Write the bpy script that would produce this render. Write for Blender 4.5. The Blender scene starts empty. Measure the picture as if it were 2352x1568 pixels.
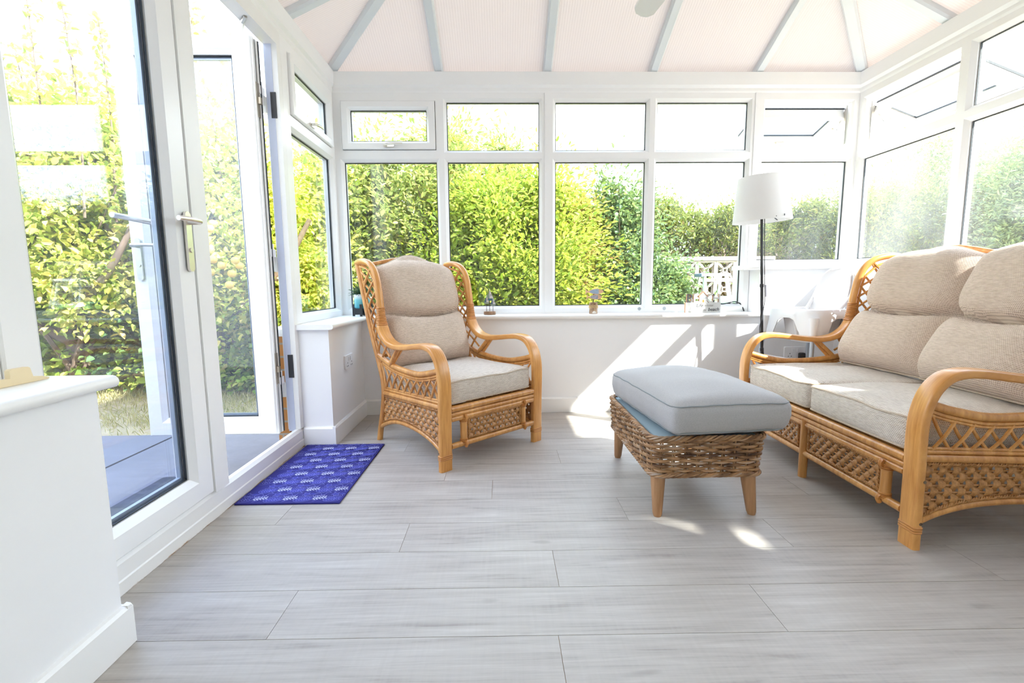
import bpy, bmesh, math, random
import numpy as np
from mathutils import Vector, Matrix

random.seed(7)
RNG = np.random.default_rng(11)
SC = bpy.context.scene
COL = SC.collection
PI = math.pi

# ------------------------------------------------------------------ camera
CAM_H, F_PX, PITCH, YAW, ROLL = .92, 1081.03, .1203, .0222, -.0086
_f = Vector((math.sin(YAW) * math.cos(PITCH), math.cos(YAW) * math.cos(PITCH), -math.sin(PITCH)))
_r = Vector((math.cos(YAW), -math.sin(YAW), 0))
_u = _r.cross(_f)
_c, _s = math.cos(ROLL), math.sin(ROLL)
_r, _u = _c * _r + _s * _u, -_s * _r + _c * _u
cam = bpy.data.cameras.new('camera')
cam.sensor_width = 36
cam.lens = F_PX / 2352 * 36
cam.clip_start = .02
cam_ob = bpy.data.objects.new('camera', cam)
COL.objects.link(cam_ob)
cam_ob.matrix_world = Matrix(((_r.x, _u.x, -_f.x, 0), (_r.y, _u.y, -_f.y, 0), (_r.z, _u.z, -_f.z, CAM_H), (0, 0, 0, 1)))
SC.camera = cam_ob

# ------------------------------------------------------------------ sky, sun, exposure
SKY_STRENGTH = 1.7
SUN_STRENGTH = 4.2
SUN_DIR = Vector((-1, .638, -1.01)).normalized()
SC.view_settings.view_transform = 'Standard'
SC.view_settings.look = 'None'
SC.view_settings.gamma = 1
SC.view_settings.use_curve_mapping = False
SC.view_settings.exposure = 2.5
w = bpy.data.worlds.new('sky')
SC.world = w
w.use_nodes = True
nt = w.node_tree
nt.nodes.clear()
_o = nt.nodes.new('ShaderNodeOutputWorld')
_b = nt.nodes.new('ShaderNodeBackground')
_t = nt.nodes.new('ShaderNodeTexCoord')
_n = nt.nodes.new('ShaderNodeTexNoise')
_n.inputs['Scale'].default_value = 2.2
_n.inputs['Detail'].default_value = 5
_rp = nt.nodes.new('ShaderNodeValToRGB')
_rp.color_ramp.elements[0].position, _rp.color_ramp.elements[0].color = .40, (.74, .84, 1, 1)
_rp.color_ramp.elements[1].position, _rp.color_ramp.elements[1].color = .62, (.97, .98, 1, 1)
nt.links.new(_t.outputs['Generated'], _n.inputs['Vector'])
nt.links.new(_n.outputs['Fac'], _rp.inputs['Fac'])
_sx = nt.nodes.new('ShaderNodeSeparateXYZ')
_mr = nt.nodes.new('ShaderNodeMapRange')
_mr.inputs['From Min'].default_value, _mr.inputs['From Max'].default_value = .25, .85
_mx = nt.nodes.new('ShaderNodeMixRGB')
_mx.blend_type = 'MULTIPLY'
_mx.inputs[2].default_value = (.54, .68, .92, 1)
nt.links.new(_t.outputs['Generated'], _sx.inputs[0])
nt.links.new(_sx.outputs[2], _mr.inputs['Value'])
nt.links.new(_mr.outputs[0], _mx.inputs[0])
nt.links.new(_rp.outputs['Color'], _mx.inputs[1])
nt.links.new(_mx.outputs[0], _b.inputs['Color'])
_b.inputs['Strength'].default_value = SKY_STRENGTH
nt.links.new(_b.outputs['Background'], _o.inputs['Surface'])
sl = bpy.data.lights.new('sun', 'SUN')
sl.energy = SUN_STRENGTH
sl.angle = math.radians(.7)
sl.color = (1, .96, .90)
so = bpy.data.objects.new('sun', sl)
COL.objects.link(so)
so.location = (6, -3, 9)
so.rotation_euler = SUN_DIR.to_track_quat('-Z', 'Y').to_euler()
SC.cycles.max_bounces = 10
SC.cycles.diffuse_bounces = 5
SC.cycles.glossy_bounces = 4
SC.cycles.transmission_bounces = 6
SC.cycles.transparent_max_bounces = 24
SC.cycles.caustics_reflective = False
SC.cycles.caustics_refractive = False
SC.cycles.use_adaptive_sampling = True
SC.cycles.adaptive_threshold = .03

# ------------------------------------------------------------------ materials
def srgb(r, g, b):
    f = lambda c: (c / 255 / 12.92) if c <= 10 else ((c / 255 + .055) / 1.055) ** 2.4
    return (f(r), f(g), f(b), 1)

class NT:
    def __init__(s, name):
        s.m = bpy.data.materials.new(name)
        s.m.use_nodes = True
        s.t = s.m.node_tree
        s.t.nodes.clear()
        s.out = s.t.nodes.new('ShaderNodeOutputMaterial')
    def n(s, typ, ins=None, **kw):
        nd = s.t.nodes.new('ShaderNode' + typ)
        for k, v in kw.items():
            setattr(nd, k, v)
        for k, v in (ins or {}).items():
            if isinstance(v, tuple) and len(v) == 2 and hasattr(v[0], 'outputs'):
                s.t.links.new(v[0].outputs[v[1]], nd.inputs[k])
            elif hasattr(v, 'outputs'):
                s.t.links.new(v.outputs[0], nd.inputs[k])
            else:
                nd.inputs[k].default_value = v
        return nd
    def ramp(s, fac, stops):
        nd = s.n('ValToRGB', {'Fac': fac})
        cr = nd.color_ramp
        while len(cr.elements) < len(stops):
            cr.elements.new(.5)
        for e, (p, c) in zip(cr.elements, stops):
            e.position, e.color = p, c
        return nd
    def done(s, sh, disp=None):
        s.t.links.new(sh.outputs[0], s.out.inputs['Surface'])
        return s.m

def simple(name, col, rough=.5, metal=0, noise=.0, nscale=8, bump=0, bscale=80, spec=.5, stretch=None):
    t = NT(name)
    ins = {'Roughness': rough, 'Metallic': metal, 'Base Color': col, 'Specular IOR Level': spec}
    tc = t.n('TexCoord')
    src = (tc, 'Object')
    if stretch:
        src = t.n('Mapping', {'Vector': src, 'Scale': stretch})
    if noise:
        nz = t.n('TexNoise', {'Vector': src, 'Scale': nscale, 'Detail': 5.0, 'Roughness': .6})
        dk = tuple(c * (1 - noise) for c in col[:3]) + (1,)
        lt = tuple(min(1, c * (1 + noise * .6)) for c in col[:3]) + (1,)
        ins['Base Color'] = t.ramp(nz, [(.3, dk), (.7, lt)])
    if bump:
        nb = t.n('TexNoise', {'Vector': src, 'Scale': bscale, 'Detail': 3.0})
        ins['Normal'] = t.n('Bump', {'Height': nb, 'Strength': bump, 'Distance': .002})
    return t.done(t.n('BsdfPrincipled', ins))

def fabric(name, c_lo, c_hi, rows, cols, bump=.6, jitter=.35, upright=False, slub=(40, 160, 160)):
    """Woven cloth: ribs along the weft, broken by darker flecks."""
    t = NT(name)
    tc = t.n('TexCoord')
    sx = t.n('SeparateXYZ', {'Vector': (tc, 'Object')})
    sn = t.n('SeparateXYZ', {'Vector': (tc, 'Normal')})
    big = lambda ax: t.n('Math', {0: t.n('Math', {0: (sn, ax)}, operation='ABSOLUTE'), 1: .62}, operation='GREATER_THAN')
    if upright:
        yz = t.n('Math', {0: (sx, 'Z'), 1: 0.0}, operation='ADD')
        xc = (sx, 'X')
    else:                                              # ribs follow each face: across the top, along the sides
        fz = big('Z')
        yz = t.n('Math', {0: t.n('Math', {0: (sx, 'Y'), 1: fz}, operation='MULTIPLY'),
                          1: t.n('Math', {0: (sx, 'Z'), 1: t.n('Math', {0: 1.0, 1: fz}, operation='SUBTRACT')}, operation='MULTIPLY')}, operation='ADD')
        xc = (t.n('Math', {0: (sx, 'X'), 1: t.n('Math', {0: (sx, 'Y'), 1: big('X')}, operation='MULTIPLY')}, operation='ADD'), 0)
    nz = t.n('TexNoise', {'Vector': (tc, 'Object'), 'Scale': 60.0, 'Detail': 2.0})
    jj = t.n('Math', {0: nz, 1: jitter}, operation='MULTIPLY')
    r1 = t.n('Math', {0: yz, 1: rows}, operation='MULTIPLY')
    r2 = t.n('Math', {0: r1, 1: jj}, operation='ADD')
    ws = t.n('Math', {0: r2}, operation='SINE')
    r3 = t.n('Math', {0: xc, 1: cols}, operation='MULTIPLY')
    r4 = t.n('Math', {0: r3, 1: t.n('Math', {0: r2, 1: .5}, operation='MULTIPLY')}, operation='ADD')
    wc = t.n('Math', {0: r4}, operation='SINE')
    mul = t.n('Math', {0: ws, 1: wc}, operation='MULTIPLY')
    hgt = t.n('Math', {0: ws, 1: mul}, operation='ADD')
    flv = t.n('Mapping', {'Vector': (tc, 'Object'), 'Scale': slub})
    fl = t.n('TexNoise', {'Vector': flv, 'Scale': 1.0, 'Detail': 3.0})
    h01 = t.n('MapRange', {'Value': hgt, 'From Min': -1.6, 'From Max': 1.0})
    mixv = t.n('Math', {0: t.n('Math', {0: h01, 1: .55}, operation='MULTIPLY'), 1: t.n('Math', {0: fl, 1: .6}, operation='MULTIPLY')}, operation='ADD')
    col = t.ramp(mixv, [(.25, c_lo), (.72, c_hi)])
    bp = t.n('Bump', {'Height': hgt, 'Strength': bump, 'Distance': .0015})
    return t.done(t.n('BsdfPrincipled', {'Base Color': col, 'Roughness': .9, 'Normal': bp, 'Specular IOR Level': .15,
                                          'Sheen Weight': .2}))

def glass(name, tint=(.93, .96, .95, 1), haze=0., hscale=3, streak=(1, 1, 1), lo=.35, hi=.75):
    t = NT(name)
    lw = t.n('LayerWeight', {'Blend': .5})
    p5 = t.n('Math', {0: (lw, 'Facing'), 1: 5.0}, operation='POWER')
    fr = t.n('MapRange', {'Value': p5, 'From Min': 0.0, 'From Max': 1.0, 'To Min': .035, 'To Max': .9})
    sh = t.n('MixShader', {0: fr, 1: t.n('BsdfTransparent', {'Color': tint}), 2: t.n('BsdfGlossy', {'Color': (1, 1, 1, 1), 'Roughness': .0})})
    if haze:
        tc = t.n('TexCoord')
        mp = t.n('Mapping', {'Vector': (tc, 'Object'), 'Scale': streak})
        nz = t.n('TexNoise', {'Vector': mp, 'Scale': hscale, 'Detail': 4.0})
        hz = t.n('MapRange', {'Value': nz, 'From Min': lo, 'From Max': hi, 'To Min': haze * .15, 'To Max': haze})
        df = t.n('MixShader', {0: .5, 1: t.n('BsdfTranslucent', {'Color': (.95, .97, 1, 1)}), 2: t.n('BsdfDiffuse', {'Color': (.95, .97, 1, 1)})})
        sh = t.n('MixShader', {0: hz, 1: sh, 2: df})
    return t.done(sh)

def leaf_mat(name, stops, trans=.45, gloss=.25, dim=.72):
    t = NT(name)
    g = t.n('NewGeometry')
    col = t.ramp((g, 'Random Per Island'), [(p, (c[0] * dim, c[1] * dim, c[2] * dim, 1)) for p, c in stops])
    pr = t.n('BsdfPrincipled', {'Base Color': col, 'Roughness': .45, 'Specular IOR Level': gloss})
    tr = t.n('BsdfTranslucent', {'Color': t.n('MixRGB', {1: col, 2: (.9, .95, .25, 1), 0: .25})})
    return t.done(t.n('MixShader', {0: trans, 1: pr, 2: tr}))

def wood(name, c_lo, c_hi, scale=(60, 60, 3), rough=.35):
    t = NT(name)
    tc = t.n('TexCoord')
    mp = t.n('Mapping', {'Vector': (tc, 'Object'), 'Scale': scale})
    nz = t.n('TexNoise', {'Vector': mp, 'Scale': 1.0, 'Detail': 6.0, 'Roughness': .65})
    n2 = t.n('TexNoise', {'Vector': (tc, 'Object'), 'Scale': 5.0, 'Detail': 2.0})
    ad = t.n('Math', {0: t.n('Math', {0: nz, 1: .65}, operation='MULTIPLY'), 1: t.n('Math', {0: n2, 1: .35}, operation='MULTIPLY')}, operation='ADD')
    col = t.ramp(ad, [(.33, c_lo), (.66, c_hi)])
    return t.done(t.n('BsdfPrincipled', {'Base Color': col, 'Roughness': rough, 'Coat Weight': .15, 'Coat Roughness': .25}))

M = {}
M['wall'] = simple('white_wall_paint', (.90, .90, .91, 1), .7, noise=.012, nscale=3, bump=.15, bscale=40)
M['upvc'] = simple('white_upvc', (.90, .895, .885, 1), .32)
def dirty_upvc():
    t = NT('stained_white_upvc')
    tc = t.n('TexCoord')
    sx = t.n('SeparateXYZ', {'Vector': (tc, 'Object')})
    low = t.n('MapRange', {'Value': (sx, 'Z'), 'From Min': .002, 'From Max': .022, 'To Min': .34, 'To Max': -.3})
    nz = t.n('TexNoise', {'Vector': t.n('Mapping', {'Vector': (tc, 'Object'), 'Scale': (1, 5, 30)}), 'Scale': 1.6, 'Detail': 6.0, 'Roughness': .7})
    f = t.n('MapRange', {'Value': t.n('Math', {0: nz, 1: low}, operation='ADD'), 'From Min': .78, 'From Max': .90})
    c = t.n('MixRGB', {0: f, 1: (.88, .87, .85, 1), 2: srgb(170, 128, 76)})
    return t.done(t.n('BsdfPrincipled', {'Base Color': c, 'Roughness': .4}))
M['dirty'] = dirty_upvc()
M['upvc_old'] = simple('aged_white_upvc', (.88, .87, .85, 1), .4, noise=.03, nscale=4)
M['gasket'] = simple('dark_rubber_gasket', (.03, .035, .04, 1), .6)
M['spacer'] = simple('silver_spacer_bar', (.42, .48, .55, 1), .35, .6)
M['glass'] = glass('clear_glass')
M['glass_door'] = glass('door_glass', (.93, .95, .985, 1), haze=.02, hscale=2)
M['glass_haze'] = glass('dusty_glass', (.93, .96, .96, 1), haze=.045, hscale=2.2, streak=(3, 3, .7))
M['glass_sun'] = glass('sunlit_dusty_glass', (.93, .96, .96, 1), haze=.085, hscale=1.6, streak=(1.5, 1.5, .8), lo=.25, hi=.7)
M['brass'] = simple('pale_polished_brass', (.80, .75, .68, 1), .30, 1)
M['chrome'] = simple('brushed_steel', (.62, .60, .56, 1), .3, 1)
M['black'] = simple('black_plastic', (.025, .025, .03, 1), .45)
M['white_plastic'] = simple('white_plastic', (.85, .85, .87, 1), .35)
M['cane'] = wood('honey_rattan', srgb(172, 110, 50), srgb(226, 168, 98), (45, 45, 5), .32)
M['strap'] = wood('honey_bent_wood', srgb(190, 125, 58), srgb(228, 168, 96), (110, 8, 8), .3)
M['weave'] = wood('woven_split_cane', srgb(134, 84, 38), srgb(206, 150, 88), (90, 90, 90), .5)
M['binding'] = wood('cane_binding', srgb(170, 104, 46), srgb(214, 150, 80), (20, 20, 200), .35)
def wicker():
    t = NT('grey_brown_wicker')
    g = t.n('NewGeometry'); tc = t.n('TexCoord')
    n = t.n('TexNoise', {'Vector': (tc, 'Object'), 'Scale': 16.0, 'Detail': 4.0})
    a = t.n('Math', {0: t.n('Math', {0: (g, 'Random Per Island'), 1: .40}, operation='MULTIPLY'), 1: t.n('Math', {0: n, 1: .8}, operation='MULTIPLY')}, operation='ADD')
    c = t.ramp(a, [(.30, srgb(78, 52, 34)), (.50, srgb(134, 96, 62)), (.66, srgb(176, 134, 92)), (.85, srgb(168, 148, 130))])
    return t.done(t.n('BsdfPrincipled', {'Base Color': c, 'Roughness': .5}))
M['wicker'] = wicker()
M['legwood'] = wood('oak_leg', srgb(150, 104, 66), srgb(186, 142, 100), (70, 70, 6), .45)
M['cream'] = fabric('cream_woven_cloth', srgb(158, 136, 118), srgb(238, 227, 214), 1050, 900, .7)
M['cream_back'] = fabric('cream_woven_back_cloth', srgb(164, 138, 118), srgb(228, 209, 192), 1050, 900, .6, .35, True)
M['grey'] = fabric('pale_grey_linen', srgb(146, 145, 146), srgb(186, 183, 182), 3800, 3400, .2, .9, False, (260, 300, 300))
M['liner'] = simple('grey_blue_liner', srgb(150, 168, 176), .9)
M['piping'] = simple('cream_piping', srgb(196, 178, 158), .9, noise=.2, nscale=200)
M['stone'] = simple('patio_stone', srgb(118, 116, 120), .9, noise=.12, nscale=6, bump=.5, bscale=30)
M['rubber'] = simple('dark_rubber', (.035, .038, .045, 1), .7, noise=.3, nscale=30)
M['block'] = simple('cream_concrete_block', srgb(172, 160, 148), .9, noise=.12, nscale=10)
M['bark'] = simple('grey_brown_bark', srgb(120, 100, 82), .9, noise=.35, nscale=12, bump=.6, bscale=30)
M['apple'] = simple('ripe_yellow_apple', srgb(236, 196, 84), .35, noise=.15, nscale=8)
M['apple_red'] = simple('ripe_red_apple', srgb(214, 84, 56), .35, noise=.2, nscale=8)

def polycarb():
    t = NT('opal_polycarbonate')
    at = t.n('Attribute', attribute_name='rib')
    sn = t.n('Math', {0: t.n('Math', {0: (at, 'Fac'), 1: 390.0}, operation='MULTIPLY')}, operation='SINE')
    c = t.ramp(t.n('MapRange', {'Value': sn, 'From Min': -1.0, 'From Max': 1.0}), [(0, (.86, .83, .81, 1)), (1, (.92, .89, .87, 1))])
    bp = t.n('Bump', {'Height': sn, 'Strength': .25, 'Distance': .002})
    df = t.n('BsdfPrincipled', {'Base Color': c, 'Roughness': .3, 'Normal': bp, 'Specular IOR Level': .35})
    tr = t.n('BsdfTranslucent', {'Color': t.n('MixRGB', {0: 1.0, 1: c, 2: (.48, .442, .405, 1)}, blend_type='MULTIPLY')})
    return t.done(t.n('MixShader', {0: .50, 1: df, 2: tr}))
M['polycarb'] = polycarb()

def floor_mat():
    t = NT('pale_oak_laminate')
    g = t.n('NewGeometry')
    tc = t.n('TexCoord')
    of = t.n('Math', {0: (g, 'Random Per Island'), 1: 37.0}, operation='MULTIPLY')
    ov = t.n('CombineXYZ', {0: of, 1: of, 2: 0.0})
    v = t.n('VectorMath', {0: (tc, 'Object'), 1: ov}, operation='ADD')
    m1 = t.n('Mapping', {'Vector': v, 'Scale': (2.2, 60, 1)})
    n1 = t.n('TexNoise', {'Vector': m1, 'Scale': 1.0, 'Detail': 7.0, 'Roughness': .7, 'Distortion': .5})
    m2 = t.n('Mapping', {'Vector': v, 'Scale': (1.0, 7, 1)})
    n2 = t.n('TexNoise', {'Vector': m2, 'Scale': 1.6, 'Detail': 4.0, 'Roughness': .6, 'Distortion': 1.2})
    m3 = t.n('Mapping', {'Vector': v, 'Scale': (90, 5, 1)})
    n3 = t.n('TexNoise', {'Vector': m3, 'Scale': 1.0, 'Detail': 2.0})
    a = t.n('Math', {0: t.n('Math', {0: n1, 1: .5}, operation='MULTIPLY'), 1: t.n('Math', {0: n2, 1: .42}, operation='MULTIPLY')}, operation='ADD')
    a = t.n('Math', {0: a, 1: t.n('Math', {0: n3, 1: .08}, operation='MULTIPLY')}, operation='ADD')
    c = t.ramp(a, [(.32, srgb(145, 136, 129)), (.45, srgb(173, 165, 157)), (.56, srgb(184, 177, 169)), (.70, srgb(201, 195, 188))])
    kn = t.n('TexNoise', {'Vector': t.n('Mapping', {'Vector': v, 'Scale': (5, 16, 1)}), 'Scale': 1.0, 'Detail': 1.0})
    kf = t.n('MapRange', {'Value': kn, 'From Min': .72, 'From Max': .80})
    c2 = t.n('MixRGB', {0: t.n('Math', {0: kf, 1: .35}, operation='MULTIPLY'), 1: c, 2: srgb(128, 116, 108)})
    bp = t.n('Bump', {'Height': n1, 'Strength': .12, 'Distance': .001})
    return t.done(t.n('BsdfPrincipled', {'Base Color': c2, 'Roughness': .42, 'Normal': bp, 'Specular IOR Level': .4}))
M['floor'] = floor_mat()
M['floor_gap'] = simple('floor_joint', srgb(178, 150, 118), .8)

def brick_mat():
    t = NT('orange_brick')
    tc = t.n('TexCoord')
    sx = t.n('SeparateXYZ', {'Vector': (tc, 'Object')})
    sm = t.n('Math', {0: (sx, 'X'), 1: (sx, 'Y')}, operation='ADD')
    cb = t.n('CombineXYZ', {0: sm, 1: (sx, 'Z'), 2: 0.0})
    br = t.n('TexBrick', {'Vector': cb, 'Scale': 1.0, 'Color1': srgb(178, 118, 66), 'Color2': srgb(206, 148, 90), 'Mortar': srgb(176, 168, 156),
                          'Brick Width': .215, 'Row Height': .075, 'Mortar Size': .006})
    return t.done(t.n('BsdfPrincipled', {'Base Color': br, 'Roughness': .9}))
M['brick'] = brick_mat()

def ground_mat():
    t = NT('dry_lawn_soil')
    tc = t.n('TexCoord')
    n = t.n('TexNoise', {'Vector': (tc, 'Object'), 'Scale': 2.0, 'Detail': 8.0, 'Roughness': .7})
    c = t.ramp(n, [(.35, srgb(140, 132, 90)), (.5, srgb(176, 158, 124)), (.65, srgb(196, 180, 152))])
    return t.done(t.n('BsdfPrincipled', {'Base Color': c, 'Roughness': 1.0}))
M['ground'] = ground_mat()

# ------------------------------------------------------------------ mesh helpers
class MB:
    def __init__(s):
        s.v, s.f, s.mi = [], [], []
    def add(s, verts, faces, mi=0):
        o = len(s.v)
        s.v.extend([tuple(p) for p in verts])
        s.f.extend([tuple(i + o for i in f) for f in faces])
        s.mi.extend([mi] * len(faces))
        return s
    def box(s, x0, x1, y0, y1, z0, z1, mi=0, T=None):
        p = [(x, y, z) for x in (x0, x1) for y in (y0, y1) for z in (z0, z1)]
        if T:
            p = [T(*q) for q in p]
        return s.add(p, [(0, 1, 3, 2), (4, 6, 7, 5), (0, 4, 5, 1), (2, 3, 7, 6), (0, 2, 6, 4), (1, 5, 7, 3)], mi)
    def loft(s, rings, closed=False, mi=0, caps=True):
        n = len(rings[0])
        o = len(s.v)
        for r in rings:
            s.v.extend([tuple(p) for p in r])
        k = len(rings)
        for i in range(k if closed else k - 1):
            a, b = o + i * n, o + ((i + 1) % k) * n
            for j in range(n):
                j2 = (j + 1) % n
                s.f.append((a + j, a + j2, b + j2, b + j))
                s.mi.append(mi)
        if caps and not closed:
            s.f.append(tuple(o + j for j in range(n))[::-1])
            s.f.append(tuple(o + (k - 1) * n + j for j in range(n)))
            s.mi.extend([mi, mi])
        return s
    def tube(s, pts, r, n=8, closed=False, mi=0, caps=True):
        pts = [Vector(p) for p in pts]
        k = len(pts)
        rad = r if isinstance(r, (list, tuple)) else [r] * k
        tg = []
        for i in range(k):
            a = pts[(i - 1) % k] if (closed or i > 0) else pts[i]
            b = pts[(i + 1) % k] if (closed or i < k - 1) else pts[i]
            d = b - a
            tg.append(d.normalized() if d.length > 1e-9 else Vector((0, 0, 1)))
        ref = Vector((0, 0, 1)) if abs(tg[0].z) < .9 else Vector((1, 0, 0))
        nrm = (ref - tg[0] * ref.dot(tg[0])).normalized()
        rings = []
        for i in range(k):
            nrm = nrm - tg[i] * nrm.dot(tg[i])
            nrm = nrm.normalized() if nrm.length > 1e-6 else tg[i].orthogonal().normalized()
            bi = tg[i].cross(nrm)
            rings.append([pts[i] + (nrm * math.cos(2 * PI * j / n) + bi * math.sin(2 * PI * j / n)) * rad[i] for j in range(n)])
        return s.loft(rings, closed, mi, caps)
    def sweep(s, pts, side, secs, mi=0, caps=True):
        """secs[i]: 2D section (across the side axis, along the normal)."""
        pts = [Vector(p) for p in pts]
        k = len(pts)
        rings = []
        for i in range(k):
            t = (pts[min(i + 1, k - 1)] - pts[max(i - 1, 0)]).normalized()
            sd = Vector(side[i] if isinstance(side, list) else side)
            sd = (sd - t * sd.dot(t)).normalized()
            nm = t.cross(sd)
            sec = secs[i] if isinstance(secs[0][0], (list, tuple)) else secs
            rings.append([pts[i] + sd * a + nm * b for a, b in sec])
        return s.loft(rings, False, mi, caps)
    def lathe(s, prof, c=(0, 0, 0), n=24, mi=0, caps=True):
        rings = [[(c[0] + r * math.cos(2 * PI * j / n), c[1] + r * math.sin(2 * PI * j / n), c[2] + z) for j in range(n)] for r, z in prof]
        return s.loft(rings, False, mi, caps)
    def prism(s, poly, T, t0, t1, mi=0):
        """poly in 2D, T(a, b, t) -> 3D, extruded from t0 to t1."""
        n = len(poly)
        o = len(s.v)
        s.v.extend([tuple(T(a, b, t0)) for a, b in poly] + [tuple(T(a, b, t1)) for a, b in poly])
        s.f.append(tuple(range(o, o + n)))
        s.f.append(tuple(range(o + n, o + 2 * n))[::-1])
        for j in range(n):
            s.f.append((o + j, o + n + j, o + n + (j + 1) % n, o + (j + 1) % n))
        s.mi.extend([mi] * (n + 2))
        return s
    def build(s, name, mats, parent=None, smooth=.7, label=None, recalc=True, loc=None):
        me = bpy.data.meshes.new(name)
        me.from_pydata(s.v, [], s.f)
        mats = mats if isinstance(mats, (list, tuple)) else [mats]
        for m in mats:
            me.materials.append(m)
        if len(mats) > 1:
            me.polygons.foreach_set('material_index', s.mi)
        if recalc:
            bm = bmesh.new()
            bm.from_mesh(me)
            bmesh.ops.recalc_face_normals(bm, faces=bm.faces)
            bm.to_mesh(me)
            bm.free()
        if smooth:
            me.polygons.foreach_set('use_smooth', [True] * len(me.polygons))
            me.set_sharp_from_angle(angle=smooth)
        me.update()
        o = bpy.data.objects.new(name, me)
        COL.objects.link(o)
        if parent is not None:
            o.parent = parent
        if loc is not None:
            o.location = loc
        if label:
            o['label'] = label
        return o

def tag(o, label=None, cat=None, group=None, kind=None):
    if label: o['label'] = label
    if cat: o['category'] = cat
    if group: o['group'] = group
    if kind: o['kind'] = kind
    return o

def empty(name, loc=(0, 0, 0), rz=0):
    o = bpy.data.objects.new(name, None)
    o.empty_display_size = .1
    COL.objects.link(o)
    o.location = loc
    o.rotation_euler = (0, 0, rz)
    return o

def spline(pts, m=6, closed=False):
    """Catmull-Rom through pts."""
    P = [np.array(p, float) for p in pts]
    n = len(P)
    out = []
    for i in range(n if closed else n - 1):
        g = lambda j: P[j % n] if closed else P[min(max(j, 0), n - 1)]
        p0, p1, p2, p3 = g(i - 1), g(i), g(i + 1), g(i + 2)
        for k in range(m):
            t = k / m
            out.append(tuple(.5 * ((2 * p1) + (p2 - p0) * t + (2 * p0 - 5 * p1 + 4 * p2 - p3) * t * t + (3 * p1 - p0 - 3 * p2 + p3) * t ** 3)))
    if not closed:
        out.append(tuple(P[-1]))
    return out

def rrect(w, h, r, n=3):
    """Rounded rectangle section, full width w, full height h."""
    out = []
    for cx, cy, a0 in ((w / 2 - r, h / 2 - r, 0), (-w / 2 + r, h / 2 - r, PI / 2), (-w / 2 + r, -h / 2 + r, PI), (w / 2 - r, -h / 2 + r, 1.5 * PI)):
        for k in range(n + 1):
            a = a0 + PI / 2 * k / n
            out.append((cx + r * math.cos(a), cy + r * math.sin(a)))
    return out

def rbox(hx, hy, hz, r, n=12, bulge=None):
    """Soft box: six welded grids with rounded edges and an optional displacement."""
    idx, V, Fc = {}, [], []
    def vid(p):
        k = tuple(round(c, 5) for c in p)
        if k not in idx:
            idx[k] = len(V)
            q = np.array([max(-h + r, min(h - r, c)) for c, h in zip(p, (hx, hy, hz))])
            d = np.array(p) - q
            L = np.linalg.norm(d)
            pp = q + d / L * r if L > 1e-9 else np.array(p)
            V.append(tuple(bulge(pp) if bulge else pp))
        return idx[k]
    H = (hx, hy, hz)
    for ax in range(3):
        a, b = (ax + 1) % 3, (ax + 2) % 3
        for sg in (-1, 1):
            g = []
            for i in range(n + 1):
                row = []
                for j in range(n + 1):
                    p = [0, 0, 0]
                    p[ax] = sg * H[ax]
                    # denser near the edges
                    e = lambda t: math.sin((t - .5) * PI) * .55 + (t - .5) * 2 * .45
                    p[a], p[b] = H[a] * e(i / n), H[b] * e(j / n)
                    row.append(vid(p))
                g.append(row)
            for i in range(n):
                for j in range(n):
                    q = (g[i][j], g[i + 1][j], g[i + 1][j + 1], g[i][j + 1])
                    Fc.append(q if sg > 0 else q[::-1])
    return V, Fc

# ------------------------------------------------------------------ room dimensions (metres)
XL, XR, YB = -1.154, 2.56, 3.46          # inner faces of the window frames
XWL, XWR, YW = -.983, 2.40, 3.325        # inner faces of the dwarf walls
Y0 = -1.0                                # house wall
Z_SILL, Z_SILL_HI = .707, 1.040
Z_TR0, Z_TR1, Z_HEAD, Z_BEAM, Z_EAVE = 1.785, 1.864, 2.190, 2.245, 2.372
GROUND = -.15
TB = lambda u, n, z: (u, YB + n, z)      # back wall: n grows outwards
TR_ = lambda u, n, z: (XR + n, u, z)     # right wall
TL = lambda u, n, z: (XL - n, u, z)      # left wall

def struct(o, label=None, cat=None):
    o['kind'] = 'structure'
    if label: o['label'] = label
    if cat: o['category'] = cat
    return o

# floor: planks 1.38 x .2 m laid across the room, a hair out of square
fl = MB()
TILT = -.0135
fl.add([(-1.2, Y0, -.0022), (2.5, Y0, -.0022), (2.5, 3.4, -.0022), (-1.2, 3.4, -.0022), (-1.2, Y0, -.06), (2.5, Y0, -.06), (2.5, 3.4, -.06), (-1.2, 3.4, -.06)],
       [(0, 1, 2, 3), (4, 7, 6, 5), (0, 4, 5, 1), (1, 5, 6, 2), (2, 6, 7, 3), (3, 7, 4, 0)], 1)
row_off = {0: .141, 1: .752, 2: .168, 3: -.365, 4: .49, 5: -.05, 6: 1.1, 7: .3, 8: .83, 9: -.2, 10: .5, 11: .1, -1: .9, -2: .45, -3: -.1, -4: .7, -5: 0, -6: .33, -7: .9, -8: .2, -9: .6, -10: .1, -11: .5}
for k in range(-11, 12):
    ya, yb = .94 + .2 * k, .94 + .2 * (k + 1)
    x = row_off[k] - 1.38 * 3
    while x < 2.5:
        xa, xb = max(x, -1.17) + .0007, min(x + 1.38, 2.43) - .0007
        if xb - xa > .02:
            sh = lambda xx, yy: min(max(yy + TILT * xx, Y0 + .001), 3.36)
            pts = [(xa, sh(xa, ya) + .0008), (xb, sh(xb, ya) + .0008), (xb, sh(xb, yb) - .0008), (xa, sh(xa, yb) - .0008)]
            if pts[3][1] - pts[0][1] > .005:
                fl.add([(p[0], p[1], -.0021) for p in pts] + [(p[0], p[1], 0) for p in pts],
                       [(4, 5, 6, 7), (0, 1, 5, 4), (1, 2, 6, 5), (2, 3, 7, 6), (3, 0, 4, 7)])
        x += 1.38
struct(fl.build('floor', [M['floor'], M['floor_gap']], smooth=0), 'pale grey oak laminate floor of wide planks', 'floor')

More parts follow.
